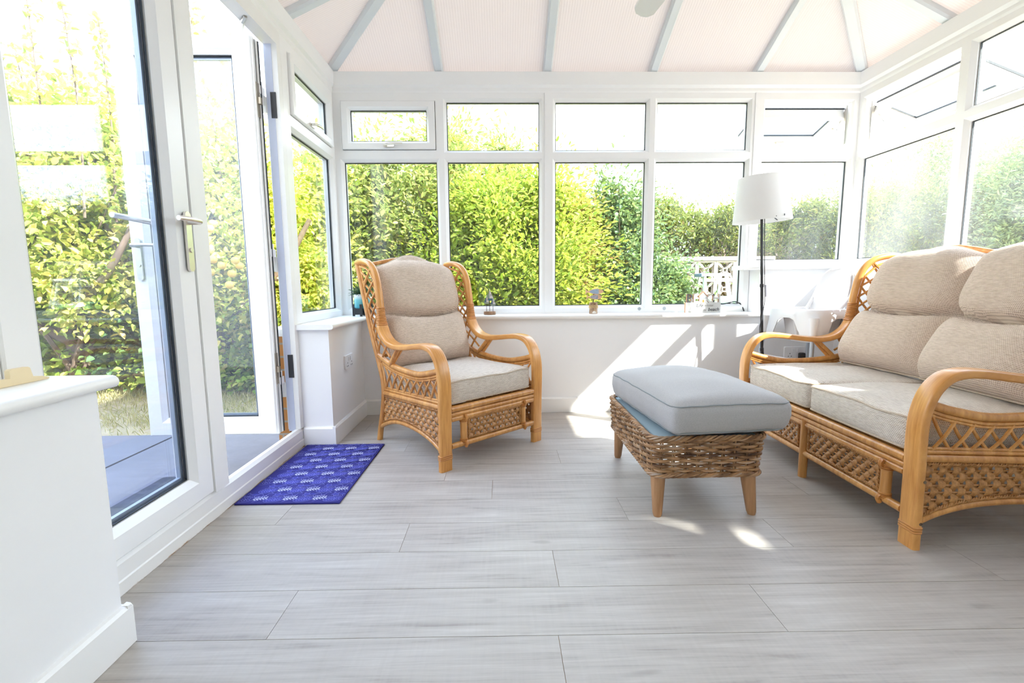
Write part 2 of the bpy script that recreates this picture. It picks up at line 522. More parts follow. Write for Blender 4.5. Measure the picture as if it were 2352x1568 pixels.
# dwarf walls (rendered inside, brick outside)
def dwarf(name, x0, x1, y0, y1, z1, brick=None):
    m = MB().box(x0, x1, y0, y1, 0 if not brick else -.05, z1)
    o = struct(m.build(name, M['wall'], smooth=0))
    if brick:
        MB().box(*brick).build('brick_skin', M['brick'], o, smooth=0)
    return o
PIER = 2.683
dwarf('wall_left_far', -1.225, XWL, PIER, 3.56, Z_SILL - .02, (-1.29, -1.226, PIER - .02, 3.62, -.3, Z_SILL - .03))
MB().box(-1.345, -1.226, PIER - .03, 3.64, Z_SILL - .065, Z_SILL - .025).build('outer_sill', M['upvc'], bpy.data.objects['wall_left_far'], smooth=0)
dwarf('wall_left_near', -1.225, XWL, Y0, 1.141, Z_SILL - .02, (-1.29, -1.226, Y0, 1.10, -.3, Z_SILL - .03))
dwarf('wall_back', XWL, 1.832, YW, 3.56, Z_SILL - .02, (-1.225, 1.832, 3.561, 3.62, -.3, Z_SILL - .03))
dwarf('wall_back_raised', 1.832, 2.66, YW, 3.56, Z_SILL_HI - .02, (1.833, 2.72, 3.561, 3.62, -.3, Z_SILL_HI - .03))
dwarf('wall_right', XWR, 2.66, Y0, YW, Z_SILL_HI - .02, (2.661, 2.72, Y0, 3.56, -.3, Z_SILL_HI - .03))

def nosed(poly_axis, a0, a1, b_in, b_out, z, th=.03, axis='x'):
    """Window board: runs a0..a1, nose at b_in, back edge at b_out."""
    sgn = 1 if b_out > b_in else -1
    sec = [(b_out, z - th), (b_out, z)] + [(b_in + sgn * (th / 2 - th / 2 * math.sin(t)), z - th / 2 + th / 2 * math.cos(t)) for t in np.linspace(0, PI, 7)]
    r = []
    for a in (a0, a1):
        r.append([(a, b, zz) if axis == 'x' else (b, a, zz) for b, zz in sec])
    poly_axis.loft(r)
m = MB(); nosed(m, XL - .005, 1.90, 3.285, YB + .02, Z_SILL)
struct(m.build('trim_1', M['upvc']), 'white low window board along the back wall', 'window sill')
m = MB(); nosed(m, 2.655, YB - .02, -.945, XL - .02, Z_SILL - .0008, axis='y')
struct(m.build('trim_2', M['upvc']), 'white window board on the short wall by the doors', 'window sill')
m = MB(); nosed(m, Y0, 1.165, -.945, XL - .02, Z_SILL, axis='y')
struct(m.build('trim_3', M['upvc']), 'white window board nearest the camera', 'window sill')
m = MB(); nosed(m, 1.705, XR, 3.295, YB + .02, Z_SILL_HI)
struct(m.build('trim_4', M['upvc']), 'white raised window board behind the lamp', 'window sill')
m = MB(); nosed(m, Y0, YB - .01, 2.37, XR + .02, Z_SILL_HI - .0008, axis='y')
struct(m.build('trim_5', M['upvc']), 'white raised window board behind the sofa', 'window sill')

def skirt(name, segs):
    m = MB()
    for (x0, y0, x1, y1, nx, ny) in segs:
        T = lambda a, b, t: (x0 + (x1 - x0) * t + nx * a, y0 + (y1 - y0) * t + ny * a, b)
        m.prism([(0, .001), (.016, .001), (.016, .100), (.010, .108), (0, .110)], T, 0, 1)
    struct(m.build(name, M['upvc'], smooth=.5))
skirt('baseboard_left_far', [(XWL, PIER - .0165, XWL, YW, 1, 0), (-1.15, PIER, XWL + .0155, PIER, 0, -1)])
skirt('baseboard_left_near', [(XWL, Y0, XWL, 1.1575, 1, 0), (-1.15, 1.141, XWL + .0155, 1.141, 0, 1)])
skirt('baseboard_back', [(XWL, YW, XWR, YW, 0, -1)])
skirt('baseboard_right', [(XWR, Y0, XWR, YW, -1, 0)])
# ------------------------------------------------------------------ windows
def ring(mb, T, u0, u1, z0, z1, W, prof, mi=0):
    """Mitred frame: W = insets (left, right, bottom, top); prof = (a, b, n): inset a*W+b, depth n."""
    wl, wr, wb, wt = W
    cs = []
    for a, b, n in prof:
        l, r, bt, tp = a * wl + b, a * wr + b, a * wb + b, a * wt + b
        cs.append([T(u0 + l, n, z0 + bt), T(u1 - r, n, z0 + bt), T(u1 - r, n, z1 - tp), T(u0 + l, n, z1 - tp)])
    rings = [[c[k] for c in cs] for k in range(4)]
    mb.loft(rings, True, mi)
PF = [(0, 0, .07), (0, 0, 0), (1, -.020, 0), (1, -.016, .003), (1, -.005, .018), (1, 0, .022), (1, 0, .07)]
PS = [(0, 0, .06), (0, 0, -.014), (0, .003, -.018), (1, -.018, -.018), (1, -.014, -.014), (1, -.003, 0), (1, 0, .004), (1, 0, .06)]
PG = [(1, -.001, .034), (1, .005, .030), (1, .005, .040), (1, -.001, .044)]
PD = [(1, -.001, .0705), (1, .010, .0705), (1, .010, .066), (1, -.001, .066)]

def pane(T, u0, u1, z0, z1, W, mat, par, n0=.046, n1=.066, name='pane'):
    m = MB().box(u0 + W[0] - .002, u1 - W[1] + .002, n0, n1, z0 + W[2] - .002, z1 - W[3] + .002, T=T)
    return m.build(name, mat, par, smooth=0)

def fit(T, u0, u1, z0, z1, W, root, mat):
    f = MB(); ring(f, T, u0, u1, z0, z1, W, PF)
    f.build('frame', M['upvc'], root, smooth=.5)
    g = MB(); ring(g, T, u0, u1, z0, z1, W, PG)
    g.build('gasket', M['gasket'], root, smooth=0, label='dark gasket line round the glass')
    pane(T, u0, u1, z0, z1, W, mat, root)

def win_handle(T, u, z, par, n=-.02, flip=1):
    h = MB()
    h.loft([[T(u + a, n + .006 - b0, z + b) for a, b in rrect(.075, .018, .008)] for b0 in (.0, .012)])
    h.tube([T(u - .022 * flip, n - .006, z), T(u - .02 * flip, n - .024, z + .002), T(u, n - .034, z + .004), T(u + .05 * flip, n - .036, z + .008), T(u + .10 * flip, n - .030, z + .010)], [.009, .009, .008, .007, .005], 8)
    h.build('handle', M['brass'], par, label='small pale brass window handle')

def closed_sash(T, u0, u1, z0, z1, W, root, mat, hu, flip=1):
    f = MB(); ring(f, T, u0, u1, z0, z1, W, [(0, 0, .07), (0, 0, 0), (1, -.004, 0), (1, 0, .004), (1, 0, .07)])
    f.build('frame', M['upvc'], root, smooth=.5)
    a0, a1, b0, b1 = u0 + W[0], u1 - W[1], z0 + W[2], z1 - W[3]
    s = MB(); w4 = (.058, .058, .056, .056)
    ring(s, T, a0 + .003, a1 - .003, b0 + .003, b1 - .003, w4, PS)
    so = s.build('sash', M['upvc'], root, smooth=.5)
    g = MB(); ring(g, T, a0 + .003, a1 - .003, b0 + .003, b1 - .003, w4, [(a, b, n - .02) for a, b, n in PG])
    ring(g, T, a0, a1, b0, b1, (.003, .003, .003, .003), [(0, 0, .006), (1, 0, .006), (1, 0, .012), (0, 0, .012)])
    g.build('gasket', M['gasket'], so, smooth=0)
    pane(T, a0 + .003, a1 - .003, b0 + .003, b1 - .003, w4, mat, so, .03, .05)
    win_handle(T, hu, b0 + .022, so, flip=flip)

def open_sash(T, u0, u1, z0, z1, W, root, mat, hu, ang, mirror=1):
    f = MB(); ring(f, T, u0, u1, z0, z1, W, [(0, 0, .07), (0, 0, 0), (1, -.012, 0), (1, 0, .012), (1, 0, .045), (1, -.014, .045), (1, -.014, .07)])
    f.build('frame', M['upvc'], root, smooth=.5)
    a0, a1, b0, b1 = u0 + W[0], u1 - W[1], z0 + W[2], z1 - W[3]
    zt, n0 = b1 - .092, .062
    ca, sa = math.cos(ang), math.sin(ang)
    def S(u, n, z):
        dn, dz = n + .02, b1 - z
        return T(u, n0 + dn * ca + dz * sa, zt - dz * ca + dn * sa)
    s = MB(); w4 = (.058, .058, .056, .056)
    ring(s, S, a0 + .004, a1 - .004, b0 + .004, b1, w4, PS)
    so = s.build('sash', M['upvc'], root, smooth=.5)
    g = MB(); ring(g, S, a0 + .004, a1 - .004, b0 + .004, b1, w4, [(a, b, n - .02) for a, b, n in PG])
    ring(g, S, a0 + .004, a1 - .004, b0 + .004, b1, (.01, .01, .01, .01), [(0, -.003, .045), (1, 0, .045), (1, 0, .058), (0, -.003, .058)])
    g.build('gasket', M['gasket'], so, smooth=0)
    pane(S, a0 + .004, a1 - .004, b0 + .004, b1, w4, mat, so, .03, .05)
    win_handle(S, hu, b0 + .022, so)
    for e, sg in ((a0, 1), (a1, -1)):
        k = MB()
        ue = e + sg * .007
        k.box(min(e, e + sg * .012), max(e, e + sg * .012), .048, .066, b0 + .05, b1 - .01, T=T)
        p1, p2 = Vector(T(ue, .056, b1 - .20)), Vector(S(ue, .02, b1 - .17))
        p3, p4 = Vector(T(ue, .056, b1 - .05)), Vector(S(ue, .02, b1 - .04))
        mid = (p1 + p2) / 2
        k.tube([p1, mid, p2], .006, 6)
        k.tube([p3, (p3 + p4) / 2, p4], .006, 6)
        k.tube([p3, mid], .005, 6)
        k.build('stay', M['chrome'], root, label='metal friction stay')

def window(n, label):
    o = empty('window_%d' % n)
    return struct(o, label, 'window')

# back wall: five bays
MIDZ = (Z_TR0 + Z_TR1) / 2
bays = [(-1.154, -.4075, -1.096, -.446), (-.4075, .3395, -.369, .282), (.3395, 1.082, .397, 1.043), (1.082, 1.829, 1.121, 1.770), (1.829, 2.56, 1.888, 2.511)]
for i, (u0, u1, a, b) in enumerate(bays):
    names = ['corner window with a closed top sash behind the armchair', 'second back window from the corner by the armchair', 'middle back window behind the fish ornament',
             'back window behind the beach sign', 'short back window with an open top sash behind the floor lamp']
    r = window(i + 1, names[i])
    zb, gb = (Z_SILL, .763) if i < 4 else (Z_SILL_HI, 1.084)
    W = (a - u0, u1 - b, gb - zb, MIDZ - Z_TR0)
    fit(TB, u0, u1, zb, MIDZ, W, r, [M['glass'], M['glass'], M['glass'], M['glass'], M['glass_haze']][i])
    W2 = (a - u0, u1 - b, Z_TR1 - MIDZ, Z_BEAM - Z_HEAD)
    if i == 0:
        closed_sash(TB, u0, u1, MIDZ, Z_BEAM, W2, r, M['glass'], (a + b) / 2 + .0)
    elif i == 4:
        open_sash(TB, u0, u1, MIDZ, Z_BEAM, W2, r, M['glass'], (a + b) / 2, math.radians(73))
    else:
        fit(TB, u0, u1, MIDZ, Z_BEAM, W2, r, M['glass'])
# coupling strips between framed pairs
m = MB()
for u in (.3395, 1.829):
    zb = Z_SILL if u < 1 else Z_SILL_HI
    m.box(u - .019, u + .019, -.006, .02, zb, Z_BEAM, T=TB)
struct(m.build('trim_6', M['upvc'], smooth=0), 'white coupling strips between the back windows', 'trim')
# right wall: bays towards the camera
rb = [3.46, 2.687, 1.918, 1.149, .38, -.389, -1.0]
for i in range(6):
    hi, lo = rb[i], rb[i + 1]
    r = window(6 + i, ['side window with an open top sash nearest the back corner', 'second side window from the back corner, above the sofa', 'third side window along the sofa wall', 'fourth side window along the sofa wall', 'fifth side window along the sofa wall', 'last side window against the house'][i])
    eh = .047 if i == 0 else .043
    W = (.042, eh, 1.084 - Z_SILL_HI, MIDZ - Z_TR0)
    fit(TR_, lo, hi, Z_SILL_HI, MIDZ, W, r, M['glass_sun'])
    W2 = (.042, eh, Z_TR1 - MIDZ, Z_BEAM - Z_HEAD)
    if i == 0:
        open_sash(TR_, lo, hi, MIDZ, Z_BEAM, W2, r, M['glass'], (lo + hi) / 2, math.radians(70))
    else:
        fit(TR_, lo, hi, MIDZ, Z_BEAM, W2, r, M['glass'])
# left wall: one bay beyond the doors
r = window(12, 'narrow side window between the doors and the armchair corner')
W = (2.778 - 2.683, 3.46 - 3.405, .763 - Z_SILL, MIDZ - Z_TR0)
fit(TL, 2.683, 3.46, Z_SILL, MIDZ, W, r, M['glass'])
W2 = (2.765 - 2.683, 3.46 - 3.405, Z_TR1 - MIDZ, Z_BEAM - Z_HEAD)
closed_sash(TL, 2.683, 3.46, MIDZ, Z_BEAM, W2, r, M['glass'], 3.02)
# left wall: windows nearer than the doors
for i, (lo, hi) in enumerate(((.30, 1.05), (-.45, .30), (-1.0, -.45))):
    r = window(13 + i, 'side window over the near window board' if i == 0 else None)
    fit(TL, lo, hi, Z_SILL, MIDZ, (.05, .06, .056, .04), r, M['glass'])
    fit(TL, lo, hi, MIDZ, Z_BEAM, (.05, .06, .04, .055), r, M['glass'])

# ------------------------------------------------------------------ French doors
D0, D1 = 1.05, PIER                        # outer door frame
dz0, dz1 = .115, 2.165                     # leaf bottom and top
dr = struct(empty('door_frame'), 'white door frame with low threshold for the French doors', 'door frame')
m = MB()
m.box(D0, D0 + .045, 0, .07, .1105, Z_BEAM, T=TL)
m.box(D1 - .042, D1 - .0005, 0, .07, .1105, Z_BEAM, T=TL)
m.box(D0 + .045, D1 - .042, 0, .07, 2.172, Z_BEAM, T=TL)
m.build('jamb', M['upvc_old'], dr, smooth=0)
m = MB()
m.prism([(0, .001), (0, .095), (.012, .110), (.030, .110), (.034, .095), (.052, .095), (.056, .085), (.085, .06), (.085, -.10), (.02, -.1), (.02, .001)], lambda a, b, t: TL(t, a, b), D0, D1)
m.build('threshold', M['dirty'], dr, smooth=0)
m = MB()
m.prism([(-.004, .001), (-.004, .042), (0, .046), (0, .001)], lambda a, b, t: TL(t, a, b), 1.16, D1 - .004)
m.build('threshold_strip', M['dirty'], dr, smooth=0)
m = MB()
m.box(D1 - .044, D1 - .0415, .028, .066, .10, 2.172, T=TL)
m.build('jamb_rebate', simple('grey_blue_upvc', srgb(196, 202, 222), .5), dr, smooth=0, label='grey-blue rebate of the door jamb')  # flat grey-blue strip over the white jamb
for z in (1.868, .475):
    m = MB()
    m.box(D1 - .047, D1 - .0435, .018, .046, z - .065, z + .065, T=TL)
    m.build('keep', M['black'], dr, smooth=0, label='black lock keep screwed to the jamb')
for z in (1.93, 1.10, .40):
    m = MB()
    m.box(D1 - .10, D1 - .04, .075, .115, z - .02, z + .02, T=TL)
    m.tube([TL(D1 - .05, .095, z - .065), TL(D1 - .05, .095, z + .05)], .014, 10)
    m.box(D1 - .05, D1 - .01, .07, .09, z - .10, z - .02, T=TL)
    m.build('hinge', M['white_plastic'], dr, smooth=.5)

def door_handle(T, u, z, par, n=-.018, mat='brass', flip=1, lbl=None):
    h = MB()
    h.loft([[T(u + a, n + .004 - t, z - .07 + b) for a, b in rrect(.030, .215, .014)] for t in (0, .009)])
    h.tube([T(u, n, z), T(u, n - .045, z)], .010, 10)
    h.tube([T(u, n - .045, z), T(u + flip * .02, n - .05, z + .001), T(u + flip * .07, n - .05, z + .002), T(u + flip * .115, n - .046, z)], [.010, .010, .009, .0085], 10)
    h.tube([T(u, n - .004, z - .10), T(u, n - .010, z - .10)], .009, 10)
    h.build('handle', M[mat], par, label=lbl)

def leaf(root, T, u0, u1, W):
    f = MB(); ring(f, T, u0, u1, dz0, dz1, W, [(0, 0, .06), (0, 0, -.003), (0, .005, -.008), (1, -.024, -.008), (1, -.020, -.004), (1, -.004, .008), (1, 0, .012), (1, 0, .06)])
    f.build('frame', M['upvc'], root, smooth=.5)
    g = MB(); ring(g, T, u0, u1, dz0, dz1, W, [(a, b, n - .014) for a, b, n in PG])
    g.build('gasket', M['gasket'], root, smooth=0)
    g = MB(); ring(g, T, u0, u1, dz0, dz1, W, [(1, .002, .031), (1, .016, .031), (1, .016, .045), (1, .002, .045)])
    g.build('spacer', M['spacer'], root, smooth=0)
    pane(T, u0, u1, dz0, dz1, W, M['glass_door'], root, .026, .030)
    pane(T, u0, u1, dz0, dz1, W, M['glass_door'], root, .046, .050)
d1 = struct(empty('door_1'), 'closed white French door leaf with a brass lever handle', 'door')
leaf(d1, TL, 1.097, 1.812, (.11, .11, .095, .095))
door_handle(TL, 1.775, 1.155, d1, mat='brass', flip=-1, lbl='pale brass lever handle on a long plate')
h = MB()
h.tube([TL(1.765, .058, 1.155), TL(1.765, .105, 1.155)], .010, 10)
h.tube([TL(1.765, .105, 1.155), TL(1.74, .110, 1.156), TL(1.60, .110, 1.157)], [.010, .010, .009], 10)
h.loft([[TL(1.765 + a, .060 + t, 1.085 + b) for a, b in rrect(.030, .215, .014)] for t in (0, .009)])
h.build('outer_handle', M['chrome'], d1, label='steel lever on the outside of the closed leaf')
m = MB()
m.box(1.815, 1.905, -.012, .06, dz0 - .005, dz1, T=TL)
m.box(1.8125, 1.815, .0, .05, dz0, dz1, mi=1, T=TL)
m.build('meeting_post', [M['upvc_old'], M['gasket']], d1, smooth=0)
# open leaf: stands square to the wall, hung on the far jamb
d2 = struct(empty('door_2'), 'French door leaf standing open outside', 'door')
OX0, OX1, OY = -1.925, -1.238, 2.545
TO = lambda u, n, z: (u, OY + n, z)
leaf(d2, TO, OX0, OX1, (.095, .105, .095, .085))
door_handle(TO, OX0 + .045, 1.135, d2, mat='chrome', flip=1, lbl='steel lever handle on the open leaf')
m = MB()
m.box(OX1 - .001, OX1 + .006, .0, .016, dz0, dz1, T=TO)
m.box(OX1 - .001, OX1 + .006, .034, .06, dz0, dz1, T=TO)
m.box(OX1 - .001, OX1 + .010, .054, .062, dz0, dz1, mi=1, T=TO)
m.box(OX1 - .001, OX1 + .003, .016, .034, dz0, dz1, mi=2, T=TO)
m.build('lock_edge', [M['upvc_old'], M['gasket'], M['chrome']], d2, smooth=0)
for z in (1.868, .475):
    m = MB()
    m.box(OX1 + .002, OX1 + .008, .012, .040, z - .085, z + .085, T=TO)
    m.box(OX1 + .002, OX1 + .022, .016, .034, z - .02, z + .012, T=TO)
    m.build('lock', simple('tarnished_steel', (.42, .36, .28, 1), .4, .9), d2, smooth=0, label='tarnished hook lock in the leaf edge')
m = MB()
m.tube([TL(D1 - .30, .02, 2.168), TL(D1 - .27, .05, 2.160), (OX1 - .05, OY + .02, dz1 + .012)], .009, 6)
m.build('restrictor', M['chrome'], d2, smooth=0, label='metal restrictor arm')

# ------------------------------------------------------------------ eaves beam, roof, rafters
m = MB()
def beam(mm, T, u0, u1):
    mm.prism([(.10, Z_BEAM), (.0, Z_BEAM), (-.006, Z_BEAM + .012), (-.006, Z_BEAM + .030), (-.022, Z_BEAM + .046), (-.030, Z_EAVE), (.10, Z_EAVE + .02)], lambda a, b, t: T(t, a, b), u0, u1)
beam(m, TB, XL - .1, XR + .1)
struct(m.build('trim_7', M['upvc'], smooth=0), 'white eaves beam over the back windows', 'beam')
m = MB(); beam(m, TL, Y0, YB + .1)
struct(m.build('trim_8', M['upvc'], smooth=0), 'white eaves beam over the doors', 'beam')
m = MB(); beam(m, TR_, Y0, YB + .1)
struct(m.build('trim_9', M['upvc'], smooth=0), 'white eaves beam over the side windows', 'beam')
TP = math.tan(math.radians(25))
XC = (XL + XR) / 2
RUN = (XR - XL) / 2
YH = YB - RUN                               # hips meet the ridge here
ZE = Z_EAVE + .035
ZRG = ZE + RUN * TP
XLo, XRo, YBo = XL - .16, XR + .16, YB + .16
ZO = ZE - .16 * TP
def roofpanel(mb, pts, ribdir):
    """16 mm opal sheet; remembers the rib coordinate."""
    P = [Vector(p) for p in pts]
    nrm = (P[1] - P[0]).cross(P[2] - P[0]).normalized()
    if nrm.z < 0: nrm = -nrm
    n = len(P)
    mb.add([p for p in P] + [p + nrm * .016 for p in P], [tuple(range(n)), tuple(range(n, 2 * n))] + [(i, (i + 1) % n, n + (i + 1) % n, n + i) for i in range(n)])
    ribs.extend([p.dot(Vector(ribdir)) for p in P] * 2)
def finish_roof(mb, name, label):
    o = mb.build(name, M['polycarb'], smooth=0, recalc=True)
    at = o.data.attributes.new('rib', 'FLOAT', 'POINT')
    at.data.foreach_set('value', ribs)
    return struct(o, label, 'roof')
ribs = []; m = MB()
roofpanel(m, [(XLo, YBo, ZO), (XRo, YBo, ZO), (XC, YH, ZRG)], (1, 0, 0))
finish_roof(m, 'ceiling_back', 'opal ribbed roof slope over the back windows')
ribs = []; m = MB()
roofpanel(m, [(XLo, Y0, ZO), (XLo, YBo, ZO), (XC, YH, ZRG), (XC, Y0, ZRG)], (0, 1, 0))
finish_roof(m, 'ceiling_left', 'opal ribbed roof slope over the doors')
ribs = []; m = MB()
roofpanel(m, [(XRo, YBo, ZO), (XRo, Y0, ZO), (XC, Y0, ZRG), (XC, YH, ZRG)], (0, 1, 0))
finish_roof(m, 'ceiling_right', 'sunlit opal ribbed roof slope over the sofa')
RSEC = [(-.031, .055), (-.031, .006), (-.022, -.006), (.022, -.006), (.031, .006), (.031, .055)]
def rafter(a, b, n, wide=1.0):
    m = MB()
    a, b = Vector(a), Vector(b)
    t = (b - a).normalized()
    sd = t.cross(Vector((0, 0, 1))).normalized()
    up = sd.cross(t)
    m.loft([[p + sd * (x * wide) + up * (y - .030) for x, y in RSEC] for p in (a, b)])
    o = struct(m.build('trim_%d' % n, RAFT, smooth=0))
    o['label'] = 'pale grey roof bar'; o['group'] = 'roof bars'; o['category'] = 'roof bar'
RAFT = simple('pale_grey_roof_bar', srgb(222, 227, 230), .4)
zz = lambda d: ZE + d * TP
rafter((XL + .01, YB - .01, zz(0)), (XC, YH, ZRG), 10, 1.15)
rafter((XR - .01, YB - .01, zz(0)), (XC, YH, ZRG), 11, 1.15)
for k, x in enumerate((-.413, .338, 1.077, 1.821)):
    top = min(x - XL, XR - x)
    rafter((x, YB + .02, zz(-.02)), (x, YB - top + .02, zz(top - .02)), 12 + k)
for k, y in enumerate((2.79, 2.05, 1.31, .57, -.17)):
    top = min(YB - y, RUN)
    rafter((XL - .02, y, zz(-.02)), (XL + top - .02, y, zz(top - .02)), 16 + k)
    rafter((XR + .02, y + .02, zz(-.02)), (XR - top + .02, y + .02, zz(top - .02)), 21 + k)
m = MB().box(XC - .05, XC + .05, Y0, YH + .05, ZRG - .06, ZRG + .05)
struct(m.build('trim_26', M['upvc'], smooth=0), 'white ridge bar', 'ridge')
# the house the room leans on
m = MB().box(-14, 4.87, -7.5, Y0 - .001, -.2, 7.6)
struct(m.build('wall_house', simple('cream_render', srgb(236, 232, 224), .9, noise=.04), smooth=0), 'rendered house wall behind the room', 'wall')
m = MB()  # added unseen block, sized to stop low sun at the side windows
m.box(3.30, 4.80, Y0 + .02, .70, -.2, 2.27)
m.prism([(3.22, 2.27), (4.86, 2.27), (4.86, 2.35), (3.22, 2.32)], lambda a, b, t: (a, t, b), Y0 + .01, .76)
struct(m.build('wall_sun_block', simple('white_render', srgb(226, 224, 218), .9, noise=.04), smooth=0), 'white block added out of view to shade the side windows', 'wall')

# ------------------------------------------------------------------ rattan armchair and sofa
STRAP = [(0, .0), (-.002, .10), (-.004, .25), (-.008, .40), (-.002, .48), (.022, .550), (.065, .596), (.12, .612), (.19, .610), (.28, .598), (.37, .588), (.445, .588), (.515, .606), (.572, .652), (.598, .71), (.602, .77), (.607, .83), (.617, .89), (.633, .95), (.662, 1.005), (.706, 1.042), (.76, 1.060), (.82, 1.066), (.872, 1.058)]
REAR = [(.68, .0), (.655, .09), (.625, .18), (.604, .27), (.600, .34), (.617, .41), (.66, .51), (.705, .61), (.75, .72), (.79, .83), (.83, .94), (.868, 1.045), (.872, 1.06)]
LOWARM = [(.645, .515), (.60, .502), (.523, .480), (.43, .466), (.347, .460), (.26, .458), (.2, .462), (.13, .476), (.08, .488), (.02, .508)]
ARCH = [(.655, .085), (.60, .112), (.53, .138), (.45, .155), (.37, .160), (.29, .158), (.21, .150), (.14, .136), (.07, .113), (.01, .082)]

def at_y(path, y):
    p = sorted(path)
    return float(np.interp(y, [a for a, b in p], [b for a, b in p]))

def weave_panel(mb, P, N, u0, u1, lo, hi, du=.0235, dv=.0265):
    """Split-cane basket weave. P(u, v) -> point, N = unit normal; lo/hi(u) bound the panel."""
    N = Vector(N)
    nc = max(2, round((u1 - u0) / du))
    du = (u1 - u0) / nc
    vmin = min(lo(u0 + (u1 - u0) * k / 20) for k in range(21))
    vmax = max(hi(u0 + (u1 - u0) * k / 20) for k in range(21))
    nv = max(2, round((vmax - vmin) / dv))
    dv = (vmax - vmin) / nv
    amp = .0062
    for i in range(nc):
        uc = u0 + (i + .5) * du
        a, b = lo(uc), hi(uc)
        if b - a < .02: continue
        n = max(4, int((b - a) / dv * 4))
        ring_ = []
        for k in range(n + 1):
            v = a + (b - a) * k / n
            ph = (v - vmin) / dv
            off = amp * math.cos(PI * (ph + i))
            tw = .0035 * math.sin(PI * (ph + i))
            c = Vector(P(uc + tw, v)) + N * off
            e = (Vector(P(uc + .001, v)) - Vector(P(uc, v))).normalized() * (du * .57)
            ring_.append([c - e - N * .002, c - e * .5 + N * .0022, c + N * .0012, c + e * .5 + N * .0022, c + e - N * .002])
        mb.loft(ring_)
    for j in range(1, nv):
        v = vmin + j * dv
        run = []
        for k in range(61):
            u = u0 + (u1 - u0) * k / 60
            if lo(u) < v < hi(u):
                run.append(P(u, v))
            elif run:
                if len(run) > 1: mb.tube([run[0], run[-1]], .0032, 5)
                run = []
        if len(run) > 1: mb.tube([run[0], run[-1]], .0032, 5)

def braid(mb, pts, r=.0036, amp=.0042, pitch=.026):
    """Three-strand plaited edging along a path."""
    L = [0]
    pts = [Vector(p) for p in pts]
    for a, b in zip(pts, pts[1:]): L.append(L[-1] + (b - a).length)
    n = max(8, int(L[-1] / .006))
    xs = np.linspace(0, L[-1], n)
    arr = np.array([[p.x, p.y, p.z] for p in pts])
    C = np.stack([np.interp(xs, L, arr[:, k]) for k in range(3)], 1)
    t = np.gradient(C, axis=0); t /= np.linalg.norm(t, axis=1)[:, None]
    ref = np.array([0, 0, 1.]) if abs(t[0][2]) < .8 else np.array([1., 0, 0])
    s1 = np.cross(t, ref); s1 /= np.linalg.norm(s1, axis=1)[:, None]
    s2 = np.cross(s1, t)
    for q in range(3):
        ph = 2 * PI * xs / pitch + q * 2 * PI / 3
        mb.tube(C + s1 * (amp * np.cos(ph))[:, None] + s2 * (amp * np.sin(ph))[:, None], r, 5)

def lattice(mb, P, lines, r=.0062):
    for (a, b), bow in lines:
        A, B = Vector(P(*a)), Vector(P(*b))
        m_ = (A + B) / 2 + Vector((bow, 0, 0))
        mb.tube(spline([A, m_, B], 4), r, 6)

def cushion_box(hx, hy, hz, r, crown, name, parent, loc, mat, piping=None, wob=.004, seed=0, rot=None):
    rs = np.random.default_rng(seed)
    ph = rs.uniform(0, 6, 6)
    def bl(p):
        u, v, w_ = p[0] / hx, p[1] / hy, p[2] / hz
        q = np.array(p, float)
        f = max(0, 1 - u * u) ** .7 * max(0, 1 - v * v) ** .7
        q[2] += np.sign(w_) * crown * f * abs(w_) * (1 if w_ > 0 else .25)
        q[0] += .010 * u * max(0, 1 - w_ * w_) * max(0, 1 - v * v)
        q[1] += .010 * v * max(0, 1 - w_ * w_) * max(0, 1 - u * u)
        q[2] += wob * (math.sin(5 * u + ph[0]) * math.sin(4 * v + ph[1]) + .5 * math.sin(9 * u + ph[2] + 3 * v)) * (w_ > 0)
        return q
    V, F = rbox(hx, hy, hz, r, 14, bl)
    o = MB().add(V, F).build(name, mat, parent, smooth=1.2, loc=loc)
    if rot: o.rotation_euler = rot
    if piping:
        g = MB()
        for zs in (1, -1):
            pts = []
            for cx, cy, a0 in ((1, 1, 0), (-1, 1, PI / 2), (-1, -1, PI), (1, -1, 1.5 * PI)):
                for k in range(5):
                    a = a0 + PI / 2 * k / 4
                    rr = r * 1.0
                    pts.append((cx * (hx - rr) + (rr - .002) * math.cos(a), cy * (hy - rr) + (rr - .002) * math.sin(a), zs * (hz - r * .38)))
            full = []
            for i in range(len(pts)):
                a, b = np.array(pts[i]), np.array(pts[(i + 1) % len(pts)])
                nseg = 12 if np.linalg.norm(b - a) > .1 else 1
                for k in range(nseg):
                    p = a + (b - a) * k / nseg
                    full.append(tuple(bl(p)))
            g.tube(full, piping, 6, closed=True)
        g.build('piping', M['piping'], o)
    return o

